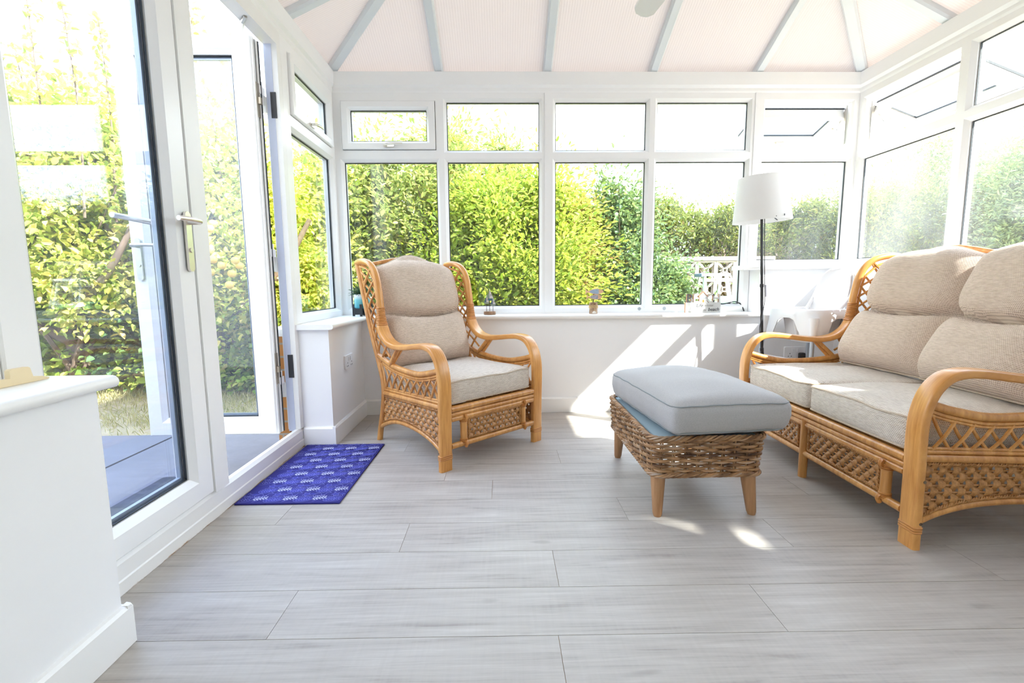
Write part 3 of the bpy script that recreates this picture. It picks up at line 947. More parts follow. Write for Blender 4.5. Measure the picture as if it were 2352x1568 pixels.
def back_cushion(name, parent, w, h, th, loc, lean, camel, crease, seed, mat, bulge=1.0, twist=0., slump=0.):
    """Two-section cushion with an arched top; local x across, z up the back, y to the rear."""
    rs = np.random.default_rng(seed)
    ph = rs.uniform(0, 6.28, 10)
    NU, NV = 44, 56
    V, F = [], []
    def outline(u, v):
        """u, v in -1..1 to x, z."""
        zt = h * (1 - .035 * abs(u) ** 2) + camel * math.exp(-(u / .60) ** 2)
        z = (v + 1) / 2 * zt
        s = z / h
        wv = w / 2 * (1.0 - .055 * math.exp(-((s - crease) / .06) ** 2) + .02 * math.sin(3 * s + ph[0]))
        rc = max(0, abs(v) - .86) / .14
        return wv * u * (1 - .05 * rc ** 2), z
    def thick(u, v):
        x, z = outline(u, v)
        s = z / h
        cr = crease - .06 * (1 - u * u)
        e = (max(0, 1 - abs(u) ** 3.4) ** .55)
        d = s - cr
        if d >= 0:
            tv = min(1, d / max(.01, (1 - cr + .06)))
            f = max(0, 1 - abs(2 * tv - .92) ** 3.0) ** .6
            f = max(f, .0)
            f = f * 1.02
        else:
            tv = min(1, -d / cr)
            f = max(0, 1 - abs(2 * tv - .95) ** 3.2) ** .6 * 1.0
        top = max(0, 1 - abs(v) ** 14) ** .5
        cre = 1 - .85 * math.exp(-(d / .020) ** 2)
        wr = .006 * math.sin(7 * u + ph[1] + 5 * s) * math.exp(-((s - .93) / .12) ** 2) + .004 * math.sin(11 * u + ph[2]) * math.exp(-(d / .10) ** 2)
        wr += .005 * math.sin(4 * u + 6 * s + ph[3])
        wr += .009 * math.exp(-((u - .82) / .14) ** 2) * math.sin(26 * s + ph[4]) * math.exp(-(d / .16) ** 2)
        return (th * (.30 + .70 * f) * cre * bulge) * e * top + wr * e * top, e * top
    idx = {}
    for side in (0, 1):
        for i in range(NU + 1):
            for j in range(NV + 1):
                u = math.sin((i / NU - .5) * PI) * .6 + (i / NU * 2 - 1) * .4
                v = math.sin((j / NV - .5) * PI) * .4 + (j / NV * 2 - 1) * .6
                edge = i in (0, NU) or j in (0, NV)
                if side and edge:
                    idx[(1, i, j)] = idx[(0, i, j)]
                    continue
                x, z = outline(u, v)
                t, e = thick(u, v)
                y = -t * .72 if side == 0 else t * .35
                y += slump * (1 - z / h) ** 2
                x += twist * z
                idx[(side, i, j)] = len(V)
                V.append((x, y, z))
    for side in (0, 1):
        for i in range(NU):
            for j in range(NV):
                q = [idx[(side, i, j)], idx[(side, i + 1, j)], idx[(side, i + 1, j + 1)], idx[(side, i, j + 1)]]
                F.append(tuple(q if side == 0 else q[::-1]))
    o = MB().add(V, F).build(name, mat, parent, smooth=2.5, recalc=False, loc=loc)
    o.rotation_euler = (-lean, 0, 0)
    g = MB()
    pts = []
    per = [(i, 0) for i in range(NU)] + [(NU, j) for j in range(NV)] + [(NU - i, NV) for i in range(NU)] + [(0, NV - j) for j in range(NV)]
    for i, j in per:
        pts.append(V[idx[(0, i, j)]])
    g.tube(pts, .0045, 6, closed=True)
    g.build('piping', M['piping'], o)
    return o

def rattan_seat(name, loc, rz, hw, middle):
    root = empty(name, loc, rz)
    sc = hw - .035                                   # strap centre
    for sg in (-1, 1):
        X = sg * sc
        pth = spline(STRAP, 5)
        secs = []
        for y, z in pth:
            up = y > .55 and z > .66
            k = min(1, max(0, (z - .665) / .09)) if y > .5 else 0
            k = k * k * (3 - 2 * k)
            wd, tk = .070 + (.040 - .070) * k, .030 + (.036 - .030) * k
            secs.append(rrect(wd, tk, .009 + .0085 * k, 3))
        m = MB().sweep([(X, y, z) for y, z in pth], (1, 0, 0), secs)
        m.build('bent_arm', M['strap'], root, smooth=.9)
        # binding where the arm narrows, and at the foot
        m = MB()
        for k in range(11):
            f = .700 + .0095 * k
            y = at_y([(zz_, yy_) for yy_, zz_ in STRAP if .60 < zz_ < .9 and yy_ > .5], f)
            wd = .070 - .030 * min(1, max(0, (f - .665) / .09)) + .005
            m.loft([[(X + a, y + b, f + dz) for a, b in rrect(wd + e, .040 + e, .014)] for dz, e in ((-.0045, -.003), (-.002, .001), (.002, .001), (.0045, -.003))])
        m.build('arm_binding', M['binding'], root, smooth=.9)
        m = MB()
        for k in range(3):
            z = .062 + .0085 * k
            m.loft([[(X + a, -.001 + b, z + dz) for a, b in rrect(.074 + e, .034 + e, .009)] for dz, e in ((-.004, -.003), (-.002, .0), (.002, .0), (.004, -.003))])
        m.build('foot_binding', M['binding'], root, smooth=.9)
        # rear post and inner wing rail
        m = MB().tube([(X, y, z) for y, z in spline(REAR, 4)], .017, 10)
        m.build('rear_post', M['cane'], root, smooth=1)
        m = MB()
        inn = [(y + .032, z - .004) for y, z in STRAP if z > .68 and y > .57]
        inn = [(y + (.0 if z < 1.0 else -.004), z - (.0 if z < 1.0 else .028)) for y, z in inn]
        m.tube([(X, y, z) for y, z in spline([(.606, .665)] + inn, 3)], .007, 6)
        m.tube([(X, y - .026, z) for y, z in spline([(y, z) for y, z in REAR if z > .33], 3)], .007, 6)
        m.tube([(X, y, z - .022) for y, z in spline(LOWARM[1:], 3)], .008, 6)
        m.tube([(X, y, z - .034) for y, z in spline(LOWARM[1:], 3)], .006, 6)
        m.build('inner_rail', M['cane'], root, smooth=1)
        m = MB().tube([(X, y, z) for y, z in spline(LOWARM, 4)], .0155, 10)
        m.build('lower_arm', M['cane'], root, smooth=1)
        m = MB()
        m.tube([(X + .010 * sg, .400, .582), (X + .010 * sg, .50, .478)], .013, 8)
        m.tube([(X - .014 * sg, .405, .580), (X - .014 * sg, .515, .480)], .011, 8)
        m.build('arm_strut', M['cane'], root, smooth=1)
        m = MB()
        for dz, r in ((.0, .015), (.022, .008), (.034, .006)):
            m.tube([(X, .60, .300 + dz), (X, .012, .318 + dz)], r, 8)
        m.build('side_rail', M['cane'], root, smooth=1)
        m = MB().tube([(X, y, z) for y, z in spline(ARCH, 4)], .013, 8)
        m.build('arch_rail', M['cane'], root, smooth=1)
        # lattice below the arm
        m = MB()
        L = []
        for k in range(9):
            ya = .045 + k * .066
            for d in (1, -1):
                y0, y1 = ya, ya + d * .075
                if not (.02 < y1 < .615): continue
                L.append((((X, y0, .345 - .03 * y0), (X, y1, at_y(LOWARM, y1) - .03)), .006 * d))
        lattice(m, lambda *a: a, L)
        # lattice in the wing
        L = []
        front = lambda z: at_y([(zz_, yy_) for yy_, zz_ in STRAP if yy_ > .57 and .65 < zz_ < 1.05], z) + .025 if z > .66 else at_y([(.47, .50), (.60, .545), (.66, .60)], z)
        rear = lambda z: at_y([(zz_, yy_) for yy_, zz_ in REAR if zz_ > .33], z) - .02
        for k in range(9):
            z0 = .52 + k * .062
            z1 = z0 + .115
            if z1 < 1.045:
                L.append((((X, front(z0), z0), (X, rear(z1), z1)), .006))
            z2 = z0 - .07 + .115
            if z2 < 1.045:
                L.append((((X, rear(z0 - .05), z0 - .05), (X, front(z2 + .02), z2 + .02)), -.006))
        L.append((((X, .70, 1.035), (X, rear(.93), .93)), .005))
        lattice(m, lambda *a: a, L)
        m.build('lattice', M['cane'], root, smooth=1)
        # woven side panel
        m = MB()
        lo = lambda y: at_y(ARCH, y) + .022
        hi = lambda y: .296 - .03 * y
        weave_panel(m, lambda y, z: (X, y, z), (sg, 0, 0), .032, .605, lo, hi)
        m.build('woven_side', M['weave'], root, smooth=1)
        m = MB()
        braid(m, [(X + .004 * sg, y, hi(y) + .004) for y in np.linspace(.03, .605, 12)])
        braid(m, [(X + .004 * sg, y, lo(y) - .003) for y in np.linspace(.03, .615, 16)])
        m.build('side_edging', M['weave'], root, smooth=1)
        for z in (.095, .245):
            m = MB()
            m.lathe([(0, -.001), (.0055, -.001), (.0055, .001), (0, .001)], n=10)
            o0 = len(m.v) - 40
            for q in range(o0, len(m.v)):
                a, b, c = m.v[q]
                m.v[q] = (sg * (hw + .0002) + c * sg, .004 + a, z + b)
            m.build('dowel', M['bark'], root, label='dark dowel plug in the leg')
        for dx in (-.022, .022):
            m = MB()
            m.lathe([(0, -.001), (.009, -.001), (.009, .006), (0, .006)], (X + dx, .0, .0), 8)
            m.build('glide', M['white_plastic'], root, label='pale nylon glide under the leg')
    # front rails and panels
    xi = sc - .034
    m = MB()
    for y, z, r in ((-.004, .306, .016), (-.006, .279, .011), (-.004, .256, .015)):
        m.tube([(-xi, y, z), (xi, y, z)], r, 10)
    m.build('front_rail', M['cane'], root, smooth=1)
    m = MB().tube([(-xi, -.004, .118), (xi, -.004, .118)], .0155, 10)
    m.build('lower_rail', M['cane'], root, smooth=1)
    spans = [(-(hw - .15), hw - .15)] if not middle else [(-(hw - .15), -.012), (.012, hw - .15)]
    posts = [-(hw - .15), hw - .15] + ([0] if middle else [])
    for px in posts:
        m = MB()
        if px == 0:
            m.tube([(0, -.006, 0), (0, -.006, .275)], .019, 12)
        else:
            m.tube([(px, -.004, .118), (px, -.004, .256)], .0185, 12)
        m.build('middle_leg' if px == 0 else 'front_post', M['cane'], root, smooth=1)
        if px:
            for z0 in (.132, .242):
                m = MB()
                for k in range(4):
                    m.lathe([(.019, -.003), (.0215, -.0015), (.0215, .0015), (.019, .003)], (px, -.004, z0 + (k - 1.5) * .006), 12)
                zc = .118 if z0 < .2 else .256
                m.tube([(px, -.022, z0), (px, -.028, (z0 + zc) / 2), (px, -.030, zc), (px, -.022, zc + .014 * (1 if z0 > .2 else -1))], .009, 6)
                m.build('post_binding', M['binding'], root, smooth=1)
    for a, b in spans:
        m = MB()
        weave_panel(m, lambda x, z: (x, -.006, z), (0, -1, 0), a + .032, b - .032, lambda u: .145, lambda u: .243, .0225, .0245)
        m.build('woven_front', M['weave'], root, smooth=1)
        m = MB()
        braid(m, [(a + .028, -.010, .143), (b - .028, -.010, .143)])
        braid(m, [(a + .028, -.010, .244), (b - .028, -.010, .244)])
        braid(m, [(a + .027, -.010, .139), (a + .027, -.010, .247)])
        braid(m, [(b - .027, -.010, .139), (b - .027, -.010, .247)])
        m.build('front_edging', M['weave'], root, smooth=1)
    # seat deck, rear rails and back frame
    m = MB()
    for k in range(7):
        y = .06 + k * .085
        m.tube([(-sc, y, .300), (sc, y, .300)], .010, 6)
    m.tube([(-sc, .602, .30), (sc, .602, .30)], .014, 8)
    m.tube([(-sc, .63, .17), (sc, .63, .17)], .013, 8)
    m.build('seat_deck', M['cane'], root, smooth=1)
    m = MB()
    n = 1 if not middle else 2
    tops = []
    for k in range(n * 12 + 1):
        x = -sc + 2 * sc * k / (n * 12)
        ph_ = ((x + sc) / (2 * sc) * n) % 1.0 if k < n * 12 else 1.0
        tops.append((x, .872, 1.045 + .045 * math.sin(PI * ph_) ** 2))
    m.tube(tops, .013, 8)
    m.tube([(-sc, .66, .51), (sc, .66, .51)], .012, 8)
    for k in range(1, 8 * n):
        x = -sc + 2 * sc * k / (8 * n)
        m.tube([(x, .66, .51), (x, .75, .72), (x, .872, 1.05)], .008, 6)
    m.build('back_frame', M['cane'], root, smooth=1)
    return root

CHAIR_RZ = math.atan2(.668, .744)
arm = rattan_seat('armchair', (-.045, 2.48, 0), CHAIR_RZ, .36, False)
tag(arm, 'honey rattan armchair with a woven skirt and cream cushions in the window corner', 'armchair')
cushion_box(.286, .285, .062, .024, .014, 'seat_cushion', arm, (0, .290, .387), M['cream'], .0045, seed=3)
back_cushion('back_cushion', arm, .575, .635, .165, (0, .565, .445), math.radians(20.5), .075, .52, 5, M['cream_back'])

SOFA_RZ = math.atan2(-1, -.021)
sofa = rattan_seat('sofa', (1.433, 2.122, 0), SOFA_RZ, .634, True)
tag(sofa, 'two-seat honey rattan sofa with plump beige cushions beside the grey footstool', 'sofa')
for k, sx in enumerate((-1, 1)):
    cushion_box(.276, .29, .064, .026, .012, 'seat_cushion', sofa, (sx * .280, .288, .389), M['cream'], .0045, seed=8 + k)
bcs = []
for k, sx in enumerate((-1, 1)):
    bc = back_cushion('back_cushion', sofa, .575, .645, .185, (sx * .268, .58 - .02 * (sx > 0), .445), math.radians(22), .055, .52, 15 + k, M['cream_back'], 1.15, slump=-.06)
    bc.rotation_euler[2] = math.radians(-3 * sx)

# ------------------------------------------------------------------ wicker footstool
OT = empty('footstool', (.797, 2.088, 0), 0)
tag(OT, 'woven wicker footstool with a thick pale grey cushion standing on four wooden legs', 'footstool')
OHX, OHY, OZ0, OZ1 = .226, .352, .172, .322
def perim(t, hx, hy, r):
    """Point and outward normal on a rounded rectangle, t in 0..1 by length."""
    segs = [('l', (hx, -hy + r), (hx, hy - r), (1, 0)), ('a', (hx - r, hy - r), 0), ('l', (hx - r, hy), (-hx + r, hy), (0, 1)), ('a', (-hx + r, hy - r), PI / 2),
            ('l', (-hx, hy - r), (-hx, -hy + r), (-1, 0)), ('a', (-hx + r, -hy + r), PI), ('l', (-hx + r, -hy), (hx - r, -hy), (0, -1)), ('a', (hx - r, -hy + r), 1.5 * PI)]
    ln = [math.hypot(s[2][0] - s[1][0], s[2][1] - s[1][1]) if s[0] == 'l' else r * PI / 2 for s in segs]
    d = (t % 1.0) * sum(ln)
    for s_, l in zip(segs, ln):
        if d <= l or s_ is segs[-1]:
            f = min(1, d / l)
            if s_[0] == 'l':
                return (s_[1][0] + (s_[2][0] - s_[1][0]) * f, s_[1][1] + (s_[2][1] - s_[1][1]) * f), s_[3]
            a = s_[2] + f * PI / 2
            return (s_[1][0] + r * math.cos(a), s_[1][1] + r * math.sin(a)), (math.cos(a), math.sin(a))
        d -= l
OR = .045
PERI = 2 * (2 * OHX + 2 * OHY - 4 * OR) + 2 * PI * OR
NST = 46
m = MB()
ins = lambda z: .012 * (1 - (z - OZ0) / (OZ1 - OZ0))      # a little narrower at the base
for j in range(13):
    z = OZ0 + .012 + j * (OZ1 - OZ0 - .022) / 12
    pts = []
    N_ = NST * 6
    for k in range(N_):
        (x, y), n_ = perim(k / N_, OHX - ins(z), OHY - ins(z), OR)
        off = .0062 * math.cos(PI * (k / 6 + j))
        jz = .0012 * math.sin(k * .37 + j * 2.1)
        pts.append((x + n_[0] * off, y + n_[1] * off, z + jz))
    m.tube(pts, .0061, 6, closed=True)
m.build('basket', M['wicker'], OT, smooth=1)
m = MB()
for k in range(NST):
    (x, y), n_ = perim((k + .5) / NST + .0109, OHX, OHY, OR)
    for dxx in (-.004, .004):
        tx, ty = -n_[1] * dxx, n_[0] * dxx
        m.tube([(x + tx - n_[0] * ins(OZ0), y + ty - n_[1] * ins(OZ0), OZ0), (x + tx, y + ty, OZ1)], .0036, 5)
m.build('stake', M['wicker'], OT, smooth=1)
m = MB()
for zc, e, am in ((OZ1 + .004, .000, .0075), (OZ0 + .004, -.006, .0052)):
    for q in range(4):
        pts = []
        N_ = 240
        for k in range(N_):
            (x, y), n_ = perim(k / N_, OHX + e, OHY + e, OR)
            a = 2 * PI * (k / N_ * 24) + q * PI / 2
            pts.append((x + n_[0] * am * math.cos(a), y + n_[1] * am * math.cos(a), zc + am * math.sin(a)))
        m.tube(pts, .0054, 5, closed=True)
m.build('rim', M['wicker'], OT, smooth=1)
m = MB()
m.add(*rbox(OHX - .022, OHY - .022, .012, .01, 6))
m.build('liner', M['liner'], OT, loc=(0, 0, .318), label='grey blue padded liner')
for sx in (-1, 1):
    for sy in (-1, 1):
        m = MB()
        a = Vector((sx * (OHX - .046), sy * (OHY - .050), .172)); b = Vector((sx * (OHX - .030), sy * (OHY - .032), 0))
        if sx < 0: b.x = a.x - .004
        rings = []
        for t in (0, .5, .93, 1):
            c = a.lerp(b, t); r_ = .030 - .012 * t - (.003 if t == 1 else 0)
            rings.append([(c.x + r_ * math.cos(2 * PI * q / 16), c.y + r_ * math.sin(2 * PI * q / 16), c.z) for q in range(16)])
        m.loft(rings)
        m.build('leg', M['legwood'], OT, smooth=.9)
def ott_bulge(p):
    u, v, w_ = p[0] / .250, p[1] / .36, p[2] / .066
    q = np.array(p, float)
    f = max(0, 1 - u * u) ** .8 * max(0, 1 - v * v) ** .6
    if w_ > 0: q[2] += .058 * f * w_
    else: q[2] += .006 * w_ * f
    q[0] *= 1 - .05 * abs(w_) * (w_ < 0) + .02 * (1 - w_ * w_) * (1 - v * v)
    q[1] *= 1 - .03 * abs(w_) * (w_ < 0) + .012 * (1 - w_ * w_) * (1 - u * u)
    cr = max(abs(u), .0) ** 6
    q[2] += .0012 * math.sin(18 * v + 3) * cr * (w_ > -.5) + .0010 * math.sin(15 * u) * abs(v) ** 6 + .0035 * math.sin(9 * v + 2 * u) * f * (w_ > 0)
    q[0] += .003 * math.sin(20 * v + 1) * cr * (1 - w_ * w_)
    return q
V_, F_ = rbox(.250, .36, .066, .040, 20, ott_bulge)
oc = MB().add(V_, F_).build('cushion', M['grey'], OT, smooth=1.4, loc=(.050, -.012, .404))
oc.rotation_euler[2] = math.radians(5.5)
m = MB()
for zs in (.052, -.050):
    pts = []
    for k in range(120):
        (x, y), n_ = perim(k / 120, .250 - .006, .36 - .006, .045)
        pts.append(tuple(ott_bulge(np.array((x, y, zs))) + np.array((n_[0] * .001, n_[1] * .001, 0))))
    m.tube(pts, .0022, 5, closed=True)
m.build('seam', simple('grey_seam', srgb(140, 146, 148), .9), oc)

# ------------------------------------------------------------------ floor lamp
LP = empty('floor_lamp', (1.788, 3.12, 0), 0)
tag(LP, 'slim black floor lamp with a tapered white shade leaning behind the sofa arm', 'floor lamp')
LP.rotation_euler = (0, math.radians(-3.2), 0)
MB().lathe([(0, -.002), (.125, -.002), (.13, .006), (.125, .014), (.03, .020), (.012, .03), (0, .03)], (.0, 0, .006), 32).build('base', M['black'], LP, smooth=.6)
m = MB()
for z0, z1 in ((.03, .47), (.47, .90), (.90, 1.40)):
    m.tube([(0, 0, z0), (0, 0, z1)], .0095 if z0 < .9 else .0085, 10)
    m.lathe([(.0096, -.012), (.0125, -.010), (.0125, .010), (.0096, .012)], (0, 0, z1), 12)
m.build('pole', M['black'], LP, smooth=.6)
t_ = NT('white_shade_card')
t_s = t_.n('MixShader', {0: .35, 1: t_.n('BsdfPrincipled', {'Base Color': (.86, .85, .84, 1), 'Roughness': .6}), 2: t_.n('BsdfTranslucent', {'Color': (.9, .88, .86, 1)})})
M['shade'] = t_.done(t_s)
m = MB()
m.lathe([(.177, 1.318), (.140, 1.600), (.138, 1.600), (.175, 1.318)], n=48, caps=False)
o_ = len(m.v) - 48 * 4
for j in range(48):
    m.f.append((o_ + j, o_ + (j + 1) % 48, o_ + 144 + (j + 1) % 48, o_ + 144 + j)); m.mi.append(0)
sh = m.build('shade', M['shade'], LP, smooth=.8)
m = MB()
for a in (0, 2.09, 4.18):
    m.tube([(0, 0, 1.40), (.176 * math.cos(a + .5), .176 * math.sin(a + .5), 1.330)], .003, 5)
m.lathe([(0, 1.39), (.018, 1.39), (.018, 1.45), (.022, 1.46), (.022, 1.50), (0, 1.50)], n=12)
m.build('shade_holder', M['black'], LP, smooth=.6)
for a in (-1.3, -.55):
    m = MB()
    m.box(-.002, .002, -.001, .003, 1.33, 1.342, T=lambda x, y, z: ((.1775 + y) * math.cos(a) - x * math.sin(a), (.1775 + y) * math.sin(a) + x * math.cos(a), z))
    m.build('shade_clip', M['black'], sh, smooth=0)
m = MB()
m.tube(spline([(.012, -.012, 1.36), (.012, -.012, .9), (.0125, -.013, .80), (-.006, -.016, .70), (-.022, -.014, .62), (-.014, -.012, .55), (.004, -.013, .45), (.012, -.012, .2), (.02, -.01, .02)], 5), .0028, 6)
m.build('cable', M['black'], LP)
m = MB().add(*rbox(.011, .009, .040, .006, 4))
m.build('cable_switch', simple('grey_switch', (.30, .30, .34, 1), .4), LP, loc=(.020, -.018, .865))

# ------------------------------------------------------------------ child's high chair
HC = empty('high_chair', (2.03, 3.03, 0), 0)
HC.rotation_euler = (0, 0, math.radians(194))
tag(HC, 'white plastic toddler high chair with grey tube legs in the far corner', 'high chair')
HH = .165
m = MB()
for zi in (0,):
    outer = lambda e: [((HH + e) * 1.0 * sgx, (HH + e) * sgy) for sgx, sgy in ((1, 1), (-1, 1), (-1, -1), (1, -1))]
rings = []
for e, z in ((-.035, .735), (-.028, .748), (.0, .752), (.020, .748), (.026, .735), (.040, .665), (.042, .640), (.036, .640), (.020, .735), (-.020, .738)):
    rg = []
    for k in range(48):
        (x, y), n_ = perim(k / 48, HH + e, HH + e, .055 + e * .5)
        dz = 0
        if z < .70:
            mid = max(0, 1 - (min(abs(x), abs(y)) / (HH * .62)) ** 4)
            dz = .055 * mid - .060 * (1 - mid)
        rg.append((x, y, z + dz))
    rings.append(rg)
m.loft(rings, True)
m.build('tray_ring', M['white_plastic'], HC, smooth=.8)
m = MB()
rings = []
for e, z in ((-.030, .745), (-.038, .70), (-.055, .56), (-.075, .535), (-.078, .540), (-.060, .565), (-.044, .70), (-.035, .745)):
    rings.append([(perim(k / 40, HH + e, HH + e, .04)[0][0] , perim(k / 40, HH + e, HH + e, .04)[0][1], z) for k in range(40)])
m.loft(rings, False, 0, False)
m.build('seat_bucket', M['white_plastic'], HC, smooth=.8)
m = MB()
rings = []
for z, xb, hw_, b in ((.60, -.115, .115, .01), (.70, -.135, .125, .015), (.80, -.165, .125, .02), (.90, -.195, .115, .022), (.97, -.213, .095, .02), (1.005, -.222, .06, .012), (1.015, -.224, .02, .004)):
    rg = []
    for k in range(13):
        t = -1 + 2 * k / 12
        rg.append((xb + b * (t * t) * 1.6, hw_ * t, z))
    for k in range(12, -1, -1):
        t = -1 + 2 * k / 12
        rg.append((xb - .012 + b * (t * t) * 1.2, hw_ * t * .98, z))
    rings.append(rg)
m.loft(rings)
m.build('backrest', M['white_plastic'], HC, smooth=.9)
m = MB()
for sy in (-1, 1):
    m.tube(spline([(-.08, sy * .118, .74), (-.15, sy * .130, .82), (-.19, sy * .118, .92), (-.212, sy * .08, .99), (-.218, 0, 1.015)], 5), .012, 8)
m.build('backrest_rim', M['white_plastic'], HC, smooth=.9)
m = MB()
m.tube([(HH - .03, 0, .745), (HH - .035, 0, .66), (HH - .06, 0, .56)], [.018, .016, .014], 8)
m.build('front_pommel', M['white_plastic'], HC, smooth=.9)
for sx in (-1, 1):
    for sy in (-1, 1):
        a, b = Vector((sx * (HH + .018), sy * (HH + .018), .70)), Vector((sx * (HH + .075), sy * (HH + .065), 0))
        m = MB().tube([a, a.lerp(b, .16)], [.026, .019], 12)
        m.build('leg_socket', M['white_plastic'], HC, smooth=.9)
        m = MB().tube([a.lerp(b, .14), b], .0125, 12)
        m.build('leg', simple('pale_grey_tube', srgb(186, 196, 208), .3, .3), HC, smooth=.9)
m = MB()
m.prism([(.0, -.012), (.03, -.012), (.03, .0), (.004, .004), (0, .022), (-.006, .022)], lambda a, b, t: (HH + .05 - a * .8, t, .415 + b), -(HH + .052), HH + .052)
m.build('footrest', M['white_plastic'], HC, smooth=.5)

# ------------------------------------------------------------------ wall sockets
def socket(name, T, c, w_, h_, label, plug=None):
    r = empty(name)
    tag(r, label, 'socket')
    m = MB()
    m.loft([[T(c[0] + a * k, -t, c[1] + b * k) for a, b in rrect(w_, h_, .006)] for t, k in ((0, 1), (.007, 1), (.010, .97))])
    m.build('plate', M['white_plastic'], r, smooth=.6)
    for dx in (-.018, .018):
        m = MB()
        m.box(c[0] + dx - .006, c[0] + dx + .006, -.0135, -.0095, c[1] + .006, c[1] + .030, T=T)
        m.build('switch', M['white_plastic'], r, smooth=0)
    for dx in (-.038, .038):
        for ax, az in ((0, -.006), (-.011, -.026), (.011, -.026)):
            m = MB()
            m.box(c[0] + dx + ax - .0025, c[0] + dx + ax + .0025, -.0108, -.0095, c[1] + az - .0035, c[1] + az + .0035, T=T)
            m.build('pin_hole', M['gasket'], r, smooth=0)
    return r
socket('wall_socket', lambda u, n, z: (XWL - n, u, z), (2.995, .444), .150, .086, 'white double socket low on the wall beside the armchair')
socket('wall_socket', lambda u, n, z: (u, YW + n, z), (2.118, .415), .160, .086, 'white double socket behind the high chair')
m = MB().add(*rbox(.020, .018, .022, .008, 4))
m.tube(spline([(0, -.01, -.02), (.0, -.02, -.06), (-.05, -.02, -.20), (-.15, -.04, -.3), (-.33, -.10, -.389)], 5), .003, 6)
tag(m.build('plug', M['black'], loc=(2.156, YW - .030, .395)), 'black plug pushed into the socket behind the high chair', 'plug')

